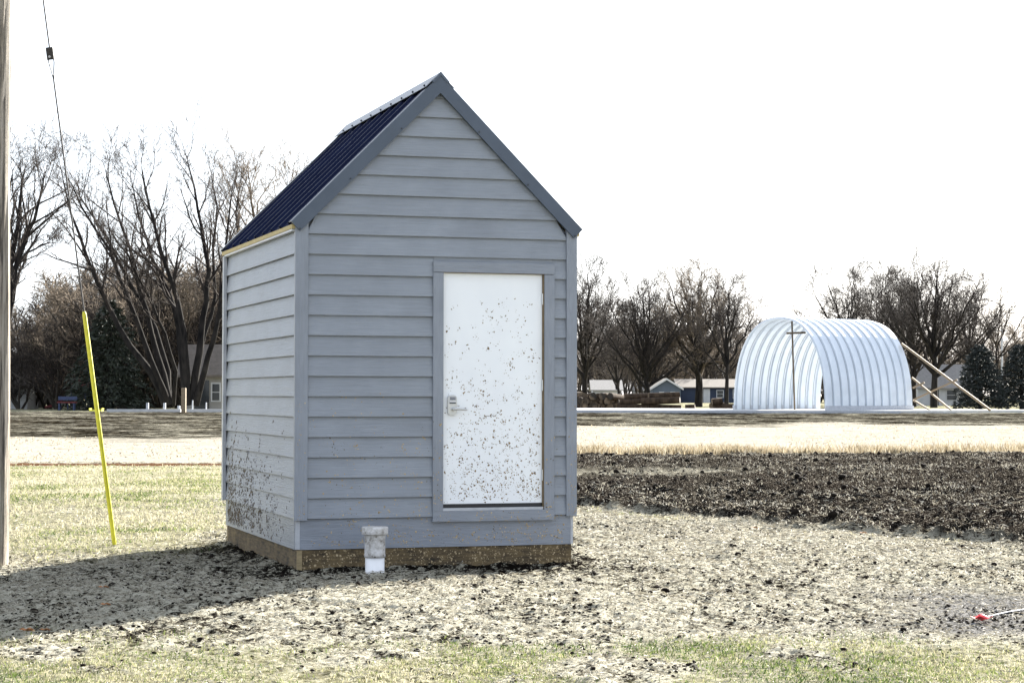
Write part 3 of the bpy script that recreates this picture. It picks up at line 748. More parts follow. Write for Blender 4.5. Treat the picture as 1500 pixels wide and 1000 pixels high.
def bare_tree(name, base, stems, seed, kids=(11, 7, 5, 3), frac=(.55, .5, .5, .55), angs=(.6, .7, .8, .9), tmin=.28, twig_r=.012, trunk='bark_dark', twig='twig_dark', up=.10, minlen=.35, **kw):
    """stems: list of (points relative to base, r0, r1)"""
    rnd = random.Random(seed); tr, cr = TubeSink(), TubeSink()
    def grow(pts, r0, r1, lev):
        k = len(pts); ln = sum((pts[i+1]-pts[i]).length for i in range(k-1))
        rad = [r0+(r1-r0)*i/(k-1) for i in range(k)]
        (tr if lev == 0 else cr).tube(pts, rad, (8, 5, 3, 3, 3)[lev])
        if lev >= len(kids): return
        nk = max(2, int(kids[lev]*rnd.uniform(.8, 1.2)*(1 if lev else min(1.4, max(.5, ln/9)))))
        az = rnd.random()*6.28
        for j in range(nk):
            t = tmin+(1-tmin)*(j+rnd.random())/nk if lev == 0 else .15+.85*(j+rnd.random())/nk
            f = t*(k-1); i = min(int(f), k-2); p = pts[i].lerp(pts[i+1], f-i); tg = pts[i+1]-pts[i]
            az += 2.4+rnd.uniform(-.5, .5)
            d = rot_dir(tg, angs[lev]*rnd.uniform(.7, 1.25), az)
            cl = ln*frac[lev]*rnd.uniform(.65, 1.2)*(1-.55*t*(1 if lev == 0 else .6))
            if cl < minlen: cl = minlen
            rr0 = max(twig_r, (r0+(r1-r0)*t)*(.62, .6, .6, .6)[lev]); 
            grow(branch_pts(p, d, cl, (5, 4, 3, 2)[lev], rnd, up, .13), rr0, max(twig_r*.6, rr0*.3), lev+1)
    for pts, r0, r1 in stems: grow([Vector(p) for p in pts], r0, r1, 0)
    root = empty(name, base, 0, **kw)
    link_mesh('trunk', tr.mesh('trunk'), M[trunk], root); link_mesh('crown', cr.mesh('crown'), M[twig], root)
    return root
def stem_px(base, pxs, Y, dy=0.0):
    """polyline of image points turned into a limb standing Y metres out, swaying dy in depth"""
    out = []
    for k, (a, b) in enumerate(pxs):
        p = at(a, b, Y+dy*k/(len(pxs)-1)); out.append(p-base)
    # smooth subdivision
    res = []
    for i in range(len(out)-1):
        for t in (0, .5): res.append(out[i].lerp(out[i+1], t)+Vector((R.gauss(0,.04), R.gauss(0,.05), 0))*(1 if (i or t) else 0))
    res.append(out[-1]); return res
def base_at(px, Y):
    p = at(px, 590, Y); return Vector((p.x, Y, float(base_z(p.x, Y))-.05))
GLEFT = 'bare trees left of the shed'; GRIGHT = 'bare trees right of the shed'
# --- the great multi-stemmed tree west of the shed, its stems splaying to the left
Y = 134; b = base_at(250, Y)
st = [([(243,592),(222,540),(190,500),(160,440),(128,360),(105,290),(88,215)], .30, .035, 3),
      ([(247,592),(232,550),(212,490),(186,420),(160,350),(120,280),(95,225)], .24, .03, -2),
      ([(250,592),(240,545),(222,480),(205,410),(190,345),(165,270),(150,205)], .26, .03, 2),
      ([(250,590),(246,540),(226,470),(186,390),(150,320),(118,265),(110,230)], .2, .03, 5),
      ([(254,592),(256,540),(240,480),(222,430),(196,380),(180,330)], .16, .03, -4)]
bare_tree('bare_tree', b, [(stem_px(b, p, Y, d), r0, r1) for p, r0, r1, d in st], 3, kids=(9, 7, 5, 3), angs=(.5, .58, .65, .7), frac=(.36, .5, .5, .5), twig_r=.012, tmin=.42, up=.07,
          label='large bare tree whose dark stems splay left behind the wooden post', cat='tree', group=GLEFT)
Y = 131; b = base_at(280, Y)
st = [([(272,590),(268,530),(262,470),(250,420),(222,360),(205,300),(190,220)], .27, .03, 2),
      ([(276,592),(272,540),(270,480),(258,420),(236,350),(218,280),(206,205)], .30, .035, -2),
      ([(283,592),(286,540),(296,480),(302,430),(306,380),(296,320),(285,250),(272,195)], .30, .035, 1),
      ([(287,592),(300,540),(312,490),(322,440),(330,380),(335,300),(342,240)], .25, .03, -3),
      ([(280,590),(284,545),(300,480),(316,420),(312,340),(318,280),(308,215)], .2, .03, 4)]
bare_tree('bare_tree', b, [(stem_px(b, p, Y, d), r0, r1) for p, r0, r1, d in st], 5, kids=(9, 7, 5, 3), angs=(.5, .58, .65, .7), frac=(.36, .5, .5, .5), twig_r=.012, tmin=.42, up=.07,
          label='large bare many-stemmed tree nearest the west wall of the shed', cat='tree', group=GLEFT)
Y = 118; b = base_at(4, Y)
st = [([(4,600),(6,520),(8,440),(14,370),(26,310),(30,250),(38,215)], .33, .03, 1), ([(4,560),(10,470),(22,380),(36,335),(52,300),(62,250),(66,222)], .24, .03, -1),
      ([(4,520),(0,420),(2,330),(14,260),(20,215)], .2, .03, 2), ([(6,470),(16,390),(40,352),(60,340),(78,336)], .12, .02, 1)]
bare_tree('bare_tree', b, [(stem_px(b, p, Y, d), r0, r1) for p, r0, r1, d in st], 8, kids=(10, 6, 5, 3), angs=(.55, .6, .7, .8), frac=(.42, .5, .5, .55), twig_r=.012,
          label='tall bare tree partly hidden behind the utility pole', cat='tree', group=GLEFT)
Y = 150; b = base_at(390, Y)
st = [([(392,595),(390,480),(384,400),(378,340),(368,270),(362,225)], .3, .03, 1), ([(392,560),(404,450),(412,360),(418,290),(424,240)], .22, .03, -1), ([(391,540),(372,440),(352,360),(346,290),(352,235)], .2, .03, 2)]
bare_tree('bare_tree', b, [(stem_px(b, p, Y, d), r0, r1) for p, r0, r1, d in st], 9, kids=(12, 7, 5, 3), angs=(.5, .6, .7, .8), frac=(.42, .5, .5, .55), twig_r=.014, twig='twig_tan',
          label='bare tree rising behind the eave of the shed roof', cat='tree', group=GLEFT)
for o in COL.objects:
    if o.get('group') == GLEFT: o.scale = (1, 1, .93)
# --- right of the shed
def fan_tree(px, Y, ytop, halfw, yfork, seed, label, n=11, r=.32, lean=0.0, kids=(8, 7, 7), twig='twig_dark', group=GRIGHT, tw=.017):
    """trunk that breaks into limbs fanning out to a rounded crown"""
    b = base_at(px, Y); sc = Y/F; rnd = random.Random(seed)
    H = (592-ytop)*sc*1.04; W = halfw*sc*1.36; zf = (592-yfork)*sc; hc = H-zf
    st = [([Vector((lean*t*H+rnd.gauss(0, .08)*(t > 0), rnd.gauss(0, .08)*(t > 0), t*(zf+hc*.62))) for t in (0, .2, .4, .6, .8, 1)], r, r*.22)]
    for k in range(n):
        a = k*2.39996+rnd.uniform(-.3, .3); ph = math.radians(10+74*((k+.5)/n)**.75)*(1 if k else .3)
        z0 = zf*rnd.uniform(.75, 1.05)+hc*.28*(1-(k+.5)/n)
        p0 = Vector((lean*z0, 0, z0)); tg = Vector((W*math.sin(ph)*math.cos(a)+lean*H*.7, W*math.sin(ph)*math.sin(a), zf+hc*.36+hc*.62*math.cos(ph)))
        c = p0+Vector(((tg.x-p0.x)*.52, (tg.y-p0.y)*.52, (tg.z-p0.z)*.40)); pts = []
        for i in range(8):
            t = i/7; q = p0*(1-t)**2+c*2*t*(1-t)+tg*t*t
            pts.append(q+Vector((rnd.gauss(0, .09), rnd.gauss(0, .09), rnd.gauss(0, .06)))*(1 if i else 0))
        st.append((pts, r*rnd.uniform(.38, .6), .03))
    return bare_tree('bare_tree', b, st, seed, kids=kids, angs=(.58, .62, .66), frac=(.42, .6, .66), twig_r=tw, trunk='bark_dark', twig=twig, minlen=.9, tmin=.25, up=.035, label=label, cat='tree', group=group)
fan_tree(857, 200, 383, 46, 560, 21, 'bare tree forking low just right of the shed wall', n=12)
fan_tree(903, 230, 455, 26, 570, 22, 'slim bare tree standing beside the white house right of the shed', n=7, r=.2)
fan_tree(948, 190, 412, 66, 562, 23, 'broad bare tree with arching limbs behind the log pile', n=14, lean=-.01)
fan_tree(1023, 195, 386, 56, 545, 24, 'thick double-trunked bare tree in front of the blue house', n=16, r=.42, twig='twig_tan', kids=(9, 7, 6))
fan_tree(1064, 185, 412, 38, 540, 25, 'bare tree with a single pale trunk beside the arched building', n=10, r=.22)
fan_tree(1338, 200, 388, 56, 545, 26, 'bare tree rising behind the far end of the arched building', n=13)
fan_tree(1368, 190, 383, 68, 545, 27, 'big bare tree above the wooden braces', n=14, r=.36)
fan_tree(1244, 220, 396, 60, 525, 28, 'bare tree whose crown shows above the arched building roof', n=11)
fan_tree(1290, 235, 392, 50, 530, 30, 'bare tree showing just above the arched building between two taller ones', n=12, r=.28)
fan_tree(1420, 225, 410, 52, 530, 31, 'bare tree whose limbs spread above the nearer evergreen', n=12, r=.26)
fan_tree(1462, 240, 430, 44, 525, 29, 'sparse bare tree behind the dark evergreens', n=10, r=.2, kids=(6, 6, 5), twig='twig_tan')
# --- thickets: smaller trees copied behind the big ones
def thicket_tree(seed, hgt, twig):
    rnd = random.Random(seed); st = []
    for k in range(6):
        a = rnd.random()*6.28; d = Vector((math.cos(a)*.4, math.sin(a)*.4, 1)); st.append((branch_pts((math.cos(a)*.15, math.sin(a)*.15, 0), d, hgt*rnd.uniform(.75, 1.1), 7, rnd, .06, .13), .12, .03))
    return bare_tree('thicket_tree', (0,0,-50), st, seed, kids=(9, 6, 4, 2), angs=(.7, .75, .8, .9), frac=(.42, .5, .5, .5), twig_r=.020, tmin=.12, minlen=.5, twig=twig, trunk='bark_grey')
pr = [thicket_tree(41, 8.0, 'twig_tan'), thicket_tree(42, 8.5, 'twig_tan'), thicket_tree(43, 7.5, 'twig_dark')]
used = set()
def put_thicket(k, px, Y, sc, label, group):
    b = base_at(px, Y)
    if k not in used: o = pr[k]; used.add(k)
    else: o = copy_tree(pr[k])
    o.location = b; o.scale = (sc*R.uniform(.95, 1.2), sc, sc*R.uniform(.9, 1.1)); o.rotation_euler = (0, 0, R.random()*6.28)
    return tag(o, label, 'tree', group)
for i in range(56):
    put_thicket(i % 3, 10+i*6.8+R.uniform(-8, 8), R.uniform(146, 195), R.uniform(.75, 1.15)+.28*(i > 16), 'tangled brown bare tree in the thicket behind the big trees left of the shed', 'thicket trees left of the shed')
for i in range(26):
    put_thicket(i % 3, 838+i*10.5+R.uniform(-6, 6), R.uniform(320, 400), R.uniform(1.2, 1.8), 'faint brown bare tree in the thicket behind the houses right of the shed', 'thicket trees behind the houses')
for i in range(22):
    put_thicket(i % 3, 1200+i*15+R.uniform(-6, 6), R.uniform(300, 360), R.uniform(1.2, 1.6), 'faint brown bare tree in the thicket behind the white house and evergreens', 'thicket trees at the right edge')
# --- evergreens
def evergreen(name, px, Y, h, wdt, seed, mt, droop, label, n=90, group=None, lump=.3, fall=.72):
    b = base_at(px, Y); root = empty(name, b, 0, label=label, cat='tree', group=group)
    rg = np.random.default_rng(seed)
    tr = TubeSink(); tr.tube([Vector((0,0,-.1)), Vector((0,0,h*.5)), Vector((0,0,h*.97))], [wdt*.045, wdt*.03, .02], 7)
    link_mesh('trunk', tr.mesh('trunk'), M['bark_dark'], root)
    Vs, cnt = [], 0
    for i in range(n):
        t = (i+rg.random())/n; z0 = h*(.03+.95*t)
        ln = wdt/2*(1-t)**fall*rg.uniform(1-lump, 1+lump*.6)+.12; az = i*2.39996+rg.uniform(-.3, .3)
        m_ = int(70*ln/(wdt/2)+25)
        s = rg.random(m_)**.6; rad = s*ln
        spread = .16*wdt*(.35+s*.6)*(1-.6*t)
        lat = rg.normal(0, .45, m_)*spread; zz = z0+(.30-droop*s)*ln*s+rg.normal(0, .045*h/3, m_)*(.4+s*.6)
        cx = np.cos(az)*rad-np.sin(az)*lat; cyy = np.sin(az)*rad+np.cos(az)*lat
        sz = rg.uniform(.05, .13, m_)*h/5.5
        d = rg.normal(0, 1, (m_, 3))*[.7,.7,.35]+np.stack([np.cos(az)*np.ones(m_), np.sin(az)*np.ones(m_), -.3*np.ones(m_)], 1)
        d /= np.linalg.norm(d, axis=1)[:, None]; q = rg.normal(0, 1, (m_, 3)); q -= (q*d).sum(1)[:, None]*d; q /= np.linalg.norm(q, axis=1)[:, None]
        c = np.stack([cx, cyy, np.maximum(zz, .02)], 1)
        Vs.append(np.stack([c-q*sz[:, None]*.55, c+q*sz[:, None]*.55, c+d*sz[:, None]*2.3], 1))
    V = np.concatenate(Vs, 0); k = len(V)
    link_mesh('crown', arrays_mesh('crown', V.reshape(-1, 3), np.arange(k*3).reshape(-1, 3)), M[mt], root)
    return root
evergreen('spruce_tree', 160, 141, 7.9, 7.2, 51, 'needles', .6, 'dark green spruce behind the leaning yellow guard', n=120)
evergreen('evergreen_tree', 1436, 150, 5.0, 3.9, 52, 'needles_blue', .25, 'dense dark evergreen nearest the long wooden brace', n=150, group='evergreens at the right edge', lump=.12, fall=.5)
evergreen('evergreen_tree', 1497, 152, 5.1, 4.4, 53, 'needles_blue', .25, 'dense dark evergreen cut by the right edge of the picture', n=150, group='evergreens at the right edge', lump=.12, fall=.5)

# ================================================================ arched steel building on its slab
SLZ = .45+.21
x0 = at(300, 600, 127).x-6; x1 = at(1340, 600, 127).x+.15
sl = empty('concrete_slab', ((at(1080,600,127).x), 127, .40), 0, label='long white concrete slab under the arched building', cat='slab')
ox = sl.location
xr_ = at(1345, 600, 127).x-ox.x; xl_ = at(825, 600, 127).x-ox.x
mb = MB(); mb.prism([(xl_, 0), (xr_-1.1, 0), (xr_+12, 9.5), (xl_, 18)], -.1, .24, 'z'); mb.build('slab', M['concrete'], sl)
MB().box(xl_, xr_-1.1, -.05, -.006, -.1, .215).build('form_board', M['white_trim'], sl)
AX = Vector((.82, .572, 0)).normalized(); EN = Vector((-AX.y, AX.x, 0))
near = at(1208, 600, 128); near.z = .40+.24
HW, HH, AL, NP = 4.35, 5.95, 7.9, 11
arch = empty('arched_building', near+EN*HW, math.atan2(AX.y, AX.x), label='open-ended white corrugated steel arch building', cat='building')
def arch_pt(t, off=0.0):          # t 0..1 from near foot over the top to the far foot, in (across, up)
    a = PI*t; c, s = math.cos(a), math.sin(a); e = 2/2.35
    x = -HW*math.copysign(abs(c)**e, c); z = HH*abs(s)**e
    nx_, nz_ = -c/HW, s/HH; l = math.hypot(nx_, nz_)
    return x+off*nx_/l, z+off*nz_/l
pw = AL/NP
prof = [(0, 0), (.04, 0), (.07, .095), (.24, .095), (.29, 0), (pw-.004, 0)]
mbp = MB(); TS = 40; V = []; Fc = []
for i in range(TS+1):
    t = i/TS
    for off in (0, -.006):
        for yy, h in prof:
            xx, zz_ = arch_pt(t, h+off); V.append((yy, xx, zz_))
k = len(prof)
for i in range(TS):
    for s_ in (0, 1):
        for j in range(k-1):
            a = i*2*k+s_*k+j; b_ = (i+1)*2*k+s_*k+j; Fc.append((a, a+1, b_+1, b_) if s_ == 0 else (a, b_, b_+1, a+1))
    a = i*2*k; b_ = (i+1)*2*k; Fc += [(a, b_, b_+k, a+k), (a+k-1, a+2*k-1, b_+2*k-1, b_+k-1)]
me = MB().add(V, Fc, False).mesh('arch_panel')
for p_ in range(NP): link_mesh('arch_panel', me, M['arch'], arch, (p_*pw, 0, 0))
loops = []
for i in range(TS+1):
    c_ = [(yy, *arch_pt(i/TS, h)) for yy, h in ((-.022, -.007), (.022, -.007), (.022, -.016), (-.022, -.016))]; loops.append(c_)
sm_ = MB().loft(loops).mesh('seam_strip')
for p_ in range(1, NP): link_mesh('seam_strip', sm_, M['seam'], arch, (p_*pw, 0, 0))
loops = [[(yy, *arch_pt(i/TS, h)) for yy, h in ((-.010, .001), (.010, .001), (.010, .008), (-.010, .008))] for i in range(TS+1)]
sm_ = MB().loft(loops).mesh('seam_strip')
for p_ in range(1, NP): link_mesh('seam_strip', sm_, M['seam'], arch, (p_*pw, 0, 0))
for s_ in (-1, 1):
    MB().box(0, AL, s_*HW-.12 if s_ < 0 else s_*HW+.03, s_*HW-.03 if s_ < 0 else s_*HW+.12, -.02, .28).build('base_channel', M['white_trim'], arch)
# wooden prop standing in the opening
pb_ = near+EN*3.6+AX*.6; pt = at(1160, 470, pb_.y); pb2 = at(1164, 597, pb_.y)
prop = empty('wooden_prop', (pb2.x, pb2.y, near.z), 0, label='tall wooden prop with a crossbar inside the arch opening', cat='prop')
rel = lambda v: Vector(v)-prop.location
top = rel(at(1160, 470, pb_.y))
MB().beam((0,0,0), top, .10, .10).build('post', M['prop_wood'], prop)
MB().beam(rel(at(1152, 488, pb_.y-.12)), rel(at(1180, 487, pb_.y-.12)), .09, .13).build('crossbar', M['prop_wood'], prop)
# braces at the far end
fe = near+AX*(AL)
def brace(a, b, Ya, Yb, label, w=.11, h=.15):
    p, q_ = at(*a, Ya), at(*b, Yb); o = empty('wooden_brace', q_, 0, label=label, cat='brace', group='wooden braces')
    MB().beam(p-q_, Vector((0,0,0)), w, h).build('plank', M['lumber'], o); return o
brace((1320,503), (1451,601), 133.2, 130.6, 'longest wooden brace propping the arched building')
brace((1336,553), (1394,601), 133.0, 130.4, 'middle wooden brace propping the arched building', .09, .12)
brace((1338,586), (1363,601), 132.8, 130.2, 'shortest wooden brace at the foot of the arched building', .09, .11)
brace((1402,556), (1339,585), 131.6, 132.6, 'long wooden tie crossing the longest brace', .09, .11)
brace((1354,560), (1337,568), 132.2, 132.7, 'short wooden tie beside the arched building wall', .09, .11)
# ================================================================ posts, stakes and form boards left of the shed
def post(name, px, ytop, ybot, Y, w, mt, label, cat, group=None):
    b = at(px, ybot, Y); h = at(px, ytop, Y).z-b.z
    mb = MB(); mb.loft([[(a*w/2*s, c*w/2*s, z) for a, c in ((-1,-1),(1,-1),(1,1),(-1,1))] for s, z in ((1, -.2), (1, h-.02), (.8, h))])
    return mb.build(name, mt, None, b, label=label, cat=cat, group=group)
post('wooden_post', 269, 568, 603, 124, .27, M['lumber'], 'square tan wooden post in front of the bare trees', 'post')
for px, yt, lb in ((216, 590, 'short white stake farthest left behind the white form board'), (241, 590, 'short white stake between the post and the leftmost stake'), (262, 594, 'lowest white stake close beside the wooden post'), (282, 586, 'thin white stake just right of the wooden post'), (302, 589, 'thinnest white stake nearest the shed wall')):
    post('stake', px, yt, 600, 126.8, .15 if px < 270 else .07, M['white_trim'], lb, 'stake', 'white stakes along the form boards')
for a, b_, Y_, lb in ((157, 265, 126.2, 'left white form board lying on the soil bank'), (272, 335, 126.4, 'right white form board running behind the shed')):
    p, q_ = at(a, 601.5, Y_), at(b_, 601.5, Y_); o = empty('form_board', (p+q_)/2, 0, label=lb, cat='board', group='white form boards')
    MB().beam(p-o.location, q_-o.location, .3, .22).build('board', M['concrete'], o)
p = at(141, 601, 118); o = empty('yellow_tray', p, 0, label='small flat yellow tray lying on the soil bank', cat='tray')
MB().box(-.36, .36, -.3, .3, -.05, .05).build('bottom', M['yellow'], o)
for s_ in (-1, 1): MB().box(s_*.36-.03, s_*.36+.03, -.3, .3, .051, .13).build('rim', M['yellow'], o)
# ================================================================ log pile
def log(p, q_, r, label, group, seed):
    rr = random.Random(seed); p, q_ = Vector(p), Vector(q_); o = empty('log', p, 0, label=label, cat='log', group=group)
    d = q_-p; u = d.cross(Vector((0,0,1))).normalized(); w = u.cross(d).normalized(); n = 10
    jit = [rr.uniform(.88, 1.1) for _ in range(n)]
    lp = lambda c, s: [c+(u*math.cos(2*PI*k/n)+w*math.sin(2*PI*k/n))*r*s*jit[k] for k in range(n)]
    MB().loft([lp(Vector((0,0,0)), 1.06), lp(d*.5, 1), lp(d, .93)], True, False).build('bark', M['log_bark'], o)
    for c, s in ((Vector((0,0,0)), 1.04), (d, .91)):
        MB().add(lp(c+(d.normalized()*(-.004 if c.length < .1 else .004)), s), [tuple(range(n))]).build('cut_end', M['log_end'], o)
zg = .45
i = 0
for row, (cnt, zc, xa, xb) in enumerate(((13, .27, 846, 904), (12, .68, 847, 902), (8, 1.04, 850, 896))):
    for k in range(cnt):
        px = xa+(xb-xa)*(k+R.uniform(.2, .8))/cnt; Y_ = 150+R.uniform(-.5, .5); r = R.uniform(.19, .31)
        c = at(px, 590, Y_); p = Vector((c.x, Y_, zg+zc)); a = R.gauss(0, .35)
        log(p, p+Vector((math.sin(a)*3, 3, R.uniform(-.2, .2))), r, 'cut log stacked end-on in the heap beside the shed', 'logs in the heap', i); i += 1
for zc, xa, xb in ((.27, 905, 950), (.27, 944, 998), (.62, 908, 948), (.66, 940, 996), (1.0, 915, 955), (1.05, 950, 995), (.25, 1004, 1018), (.3, 1042, 1060), (.62, 1043, 1058), (.25, 1060, 1080)):
    Y_ = 149+R.uniform(-.4, .4); p = at(xa, 590, Y_); q_ = at(xb, 590, Y_+R.uniform(-.8, .8))
    log((p.x, p.y, zg+zc), (q_.x, q_.y, zg+zc+R.uniform(-.1, .1)), R.uniform(.18, .27), 'long cut log lying lengthwise in front of the blue house', 'logs lying lengthwise', i); i += 1
# ================================================================ houses
def house(px0, px1, Y, wall_h, rise, depth, wallm, roofm, label, gable='side', windows=(), door=None, name='house', zb=None, over=.4, rot=0.0):
    a = at(px0, 590, Y); b = at(px1, 590, Y); w = b.x-a.x; z = float(base_z(a.x, Y))-.05
    o = empty(name, (a.x, Y, z), rot, label=label, cat='house'); D = depth
    if gable == 'front':
        MB().prism([(0, 0), (w, 0), (w, wall_h), (w/2, wall_h+rise), (0, wall_h)], 0, D).build('wall', M[wallm], o)
        t = .18; sl_ = math.hypot(w/2, rise)
        for s_ in (0, 1):
            X = (lambda v: v) if s_ == 0 else (lambda v: w-v)
            MB().prism([(X(-over), wall_h-over*rise/(w/2)+.02), (X(w/2), wall_h+rise+.02), (X(w/2), wall_h+rise+t), (X(-over), wall_h-over*rise/(w/2)+t)], -over, D+over).build('roof', M[roofm], o)
        for s_ in (0, 1):
            X = (lambda v: v) if s_ == 0 else (lambda v: w-v)
            MB().prism([(X(-over), wall_h-over*rise/(w/2)-.12), (X(w/2), wall_h+rise-.1), (X(w/2), wall_h+rise+t), (X(-over), wall_h-over*rise/(w/2)+t)], -over-.08, -over-.01).build('barge_board', M['house_white'], o)
    else:
        MB().prism([(0, 0), (D, 0), (D, wall_h), (D/2, wall_h+rise), (0, wall_h)], 0, w, 'x').build('wall', M[wallm], o)
        t = .18
        for s_ in (0, 1):
            Yf = (lambda v: v) if s_ == 0 else (lambda v: D-v)
            MB().prism([(Yf(-over), wall_h-over*rise/(D/2)+.02), (Yf(D/2), wall_h+rise+.02), (Yf(D/2), wall_h+rise+t), (Yf(-over), wall_h-over*rise/(D/2)+t)], -over, w+over, 'x').build('roof', M[roofm], o)
    for wx, wz, ww, wh in windows:
        f = MB(); f.box(wx*w-ww/2-.1, wx*w+ww/2+.1, -.07, -.005, wz-.1, wz+wh+.1); f = f.build('window', M['house_white'], o)
        MB().box(wx*w-ww/2, wx*w+ww/2, -.10, -.075, wz, wz+wh/2-.03).build('pane', M['pane'], f); MB().box(wx*w-ww/2, wx*w+ww/2, -.10, -.075, wz+wh/2+.03, wz+wh).build('pane', M['pane'], f)
    if door: MB().box(door[0]*w-.5, door[0]*w+.5, -.08, -.005, .05, 2.15).build('door', M[door[1]], o)
    return o
house(994, 1092, 305, 2.35, 1.15, 8, 'house_blue', 'shingle', 'long navy blue house behind the double-trunked tree', windows=((.62, .9, .9, 1.0), (.88, .8, 1.2, 1.2)), door=(.42, 'house_white'))
house(956, 997, 299, 2.3, 1.25, 7, 'house_slate', 'shingle', 'slate grey gabled garage with two small windows', gable='front', windows=((.32, 1.0, .55, .6), (.72, 1.0, .55, .6)), name='garage')
house(869, 909, 290, 1.9, 1.3, 7, 'house_white', 'shingle_pale', 'white house with pale roof behind the log heap', windows=((.4, .6, 1.1, .8),))
house(930, 958, 330, 1.9, 1.0, 6, 'house_white', 'shingle_pale', 'small white house partly hidden behind the broad bare tree', windows=((.5, .6, .9, .8),))
house(1345, 1424, 235, 2.2, 2.5, 7, 'house_white', 'shingle_pale', 'white house seen between the wooden braces', windows=((.62, .7, 1.1, 1.1), (.85, .7, .8, .9)), door=(.3, 'shingle_dark'))
house(268, 346, 142, 2.75, 1.8, 3.6, 'house_tan', 'shingle', 'pale house with a tall window behind the many-stemmed tree', windows=((.62, .75, .5, 1.15), (.16, .75, .5, 1.15)), door=(.36, 'pane'))
house(-40, 40, 152, 1.9, 1.3, 3.5, 'house_white', 'shingle', 'white sided house low at the left beyond the utility pole', windows=((.78, .8, .7, .9),))
# ================================================================ play set, distant poles
b = at(62, 603, 140); ps = empty('play_set', (b.x, 148, .42), 0, label='red and blue play set under the trees left of the spruce', cat='play set')
for x_, y_ in ((0,0),(1.3,0),(0,1.2),(1.3,1.2)): MB().tube([(x_,y_,0),(x_,y_,1.9)], .06, 8).build('post', M['play_blue'], ps)
MB().box(-.1, 1.4, -.1, 1.3, .82, .9).build('deck', M['play_blue'], ps)
MB().prism([(-.2, 1.75), (1.5, 1.75), (.65, 2.35)], -.2, 1.4).build('roof', M['play_red'], ps)
sd = MB(); sd.loft([[(x_, -.0+y_, z_+.05) for y_ in (.35,.85)]+[(x_, y_, z_) for y_ in (.85,.35)] for x_, z_ in ((-.05,.9),(-.7,.55),(-1.3,.2),(-1.75,.12))]); sd.build('slide', M['play_red'], ps)
for y_ in (.3, .86): MB().tube([(-.05,y_,1.0),(-.7,y_,.68),(-1.3,y_,.32),(-1.75,y_,.22)], .05, 6).build('slide_rail', M['play_red'], ps)
b = at(98, 603, 138); o = empty('play_bench', (b.x, 138, .42), 0, label='small blue bench with red seat near the spruce', cat='bench')
for x_ in (-.5, .5): MB().box(x_-.05, x_+.05, -.2, .2, 0, .55).build('leg', M['play_blue'], o)
MB().box(-.65, .65, -.25, .25, .552, .64).build('seat', M['play_red'], o); MB().box(-.65, .65, .2, .26, .75, 1.0).build('backrest', M['play_blue'], o)
for px, yt, Y_, r, lb in ((1372, 508, 210, .12, 'thin grey pole standing behind the braces'), (1468, 478, 260, .15, 'white pole rising above the evergreens')):
    b = at(px, 592, Y_); h = at(px, yt, Y_).z; o = empty('distant_pole', (b.x, Y_, .3), 0, label=lb, cat='pole', group='distant poles')
    MB().tube([(0,0,0),(0,0,h-.3)], [r, r*.7], 8).build('shaft', M['galv'] if px < 1400 else M['white_trim'], o)
    MB().beam((-.7,0,h-.9), (.7,0,h-.9), .08, .1).build('cross_arm', M['galv'], o)
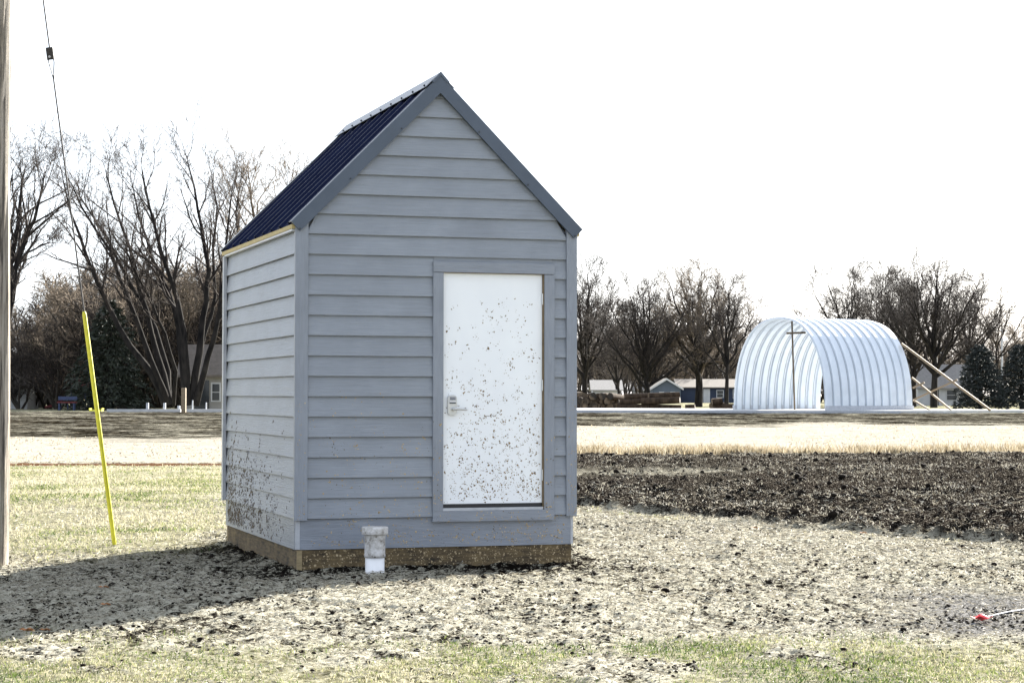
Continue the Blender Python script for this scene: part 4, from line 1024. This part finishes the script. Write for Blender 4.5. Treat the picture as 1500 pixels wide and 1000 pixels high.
# ================================================================ small things on the ground
def clod(px, py, r, lb, grp):
    q_ = gp(px, py); J = 1+rng.uniform(-.3, .3, (12, 1)); Vv = ICO_V*J*r*np.array([1.15, 1, .7])
    bm_ = MB(); bm_.add([tuple(v) for v in Vv], [tuple(f) for f in ICO_F]); me = bm_.mesh('dirt_clod')
    o = link_mesh('dirt_clod', me, M['soil'], None, (q_.x, q_.y, q_.z+r*.35)); sub = o.modifiers.new('s', 'SUBSURF'); sub.levels = sub.render_levels = 1
    tag(o, lb, 'dirt clod', grp)
GC = 'dark dirt clods on the mulch'
for px, py, r, lb in ((974,870,.045,'largest dark dirt clod on the mulch right of the shed'), (962,866,.034,'dark dirt clod touching the largest clod'), (1081,819,.042,'lone dark dirt clod on the pale mulch below the ploughed soil'),
    (870,844,.036,'dark dirt clod nearest the right corner of the shed'), (848,857,.030,'dark dirt clod just below the right corner of the shed'), (865,859,.024,'small dark dirt clod below the right corner of the shed'),
    (930,852,.026,'dark dirt clod in the loose row left of the largest clod'), (947,849,.024,'smaller dark dirt clod at the end of the loose row'), (764,860,.034,'dark dirt clod below the door'), (697,865,.032,'dark dirt clod below the left edge of the door'), (975,812,.022,'tiny dark dirt clod well right of the shed corner'), (1105,850,.030,'dark dirt clod among the flat straw far right')):
    clod(px, py, r, lb, GC)
q_ = gp(1437, 913); fl = empty('marker_flag', (q_.x, q_.y, q_.z+.02), 0, label='red marking flag on a white rod lying on the gravelly ground', cat='flag')
e = gp(1515, 902)-q_
MB().tube([(-.01,0,.01), (e.x*.5, e.y*.5, .03), (e.x, e.y, e.z+.03)], .0045, 6).build('rod', M['white_trim'], fl)
mb = MB(); nx2 = 9; V = []; Fc = []
for i_ in range(nx2):
    for j_ in range(5):
        u_, w_ = i_/(nx2-1), j_/4; V.append((-.055+u_*.11+.012*math.sin(w_*5), -.09+w_*.12, .014+.010*math.sin(u_*7+w_*3)+.009*math.cos(w_*6)+.006*u_))
for i_ in range(nx2-1):
    for j_ in range(4): a = i_*5+j_; Fc.append((a, a+5, a+6, a+1))
o = mb.add(V, Fc, True).build('flag', M['red'], fl); sdm = o.modifiers.new('t', 'SOLIDIFY'); sdm.thickness = .002
def leaf(px, py, s, lb):
    q_ = gp(px, py); mb = MB(); K = 10; V = [(0,0,.012)]
    for k in range(K):
        a = 2*PI*k/K; rr = s*(.75+.35*math.cos(3*a+1)); V.append((rr*math.cos(a), rr*.8*math.sin(a), .01+.35*s*abs(math.sin(a*1.5))))
    mb.add(V, [(0, 1+k, 1+(k+1) % K) for k in range(K)]); o = mb.build('fallen_leaf', M['leaf'], None, (q_.x, q_.y, q_.z+.01), label=lb, cat='leaf', group='fallen leaves')
    sdm = o.modifiers.new('t', 'SOLIDIFY'); sdm.thickness = .003
for px, py, s, lb in ((40,934,.05,'orange-brown fallen leaf at the lower edge of the shed shadow'), (66,930,.035,'smaller fallen leaf right of the orange-brown one'), (152,867,.045,'brown fallen leaf in the middle of the shed shadow'), (155,893,.04,'pale brown fallen leaf low in the shed shadow'), (1105,778,.04,'orange fallen leaf at the edge of the ploughed soil'), (1264,786,.045,'brown fallen leaf in the grass beside the ploughed soil')):
    leaf(px, py, s, lb)
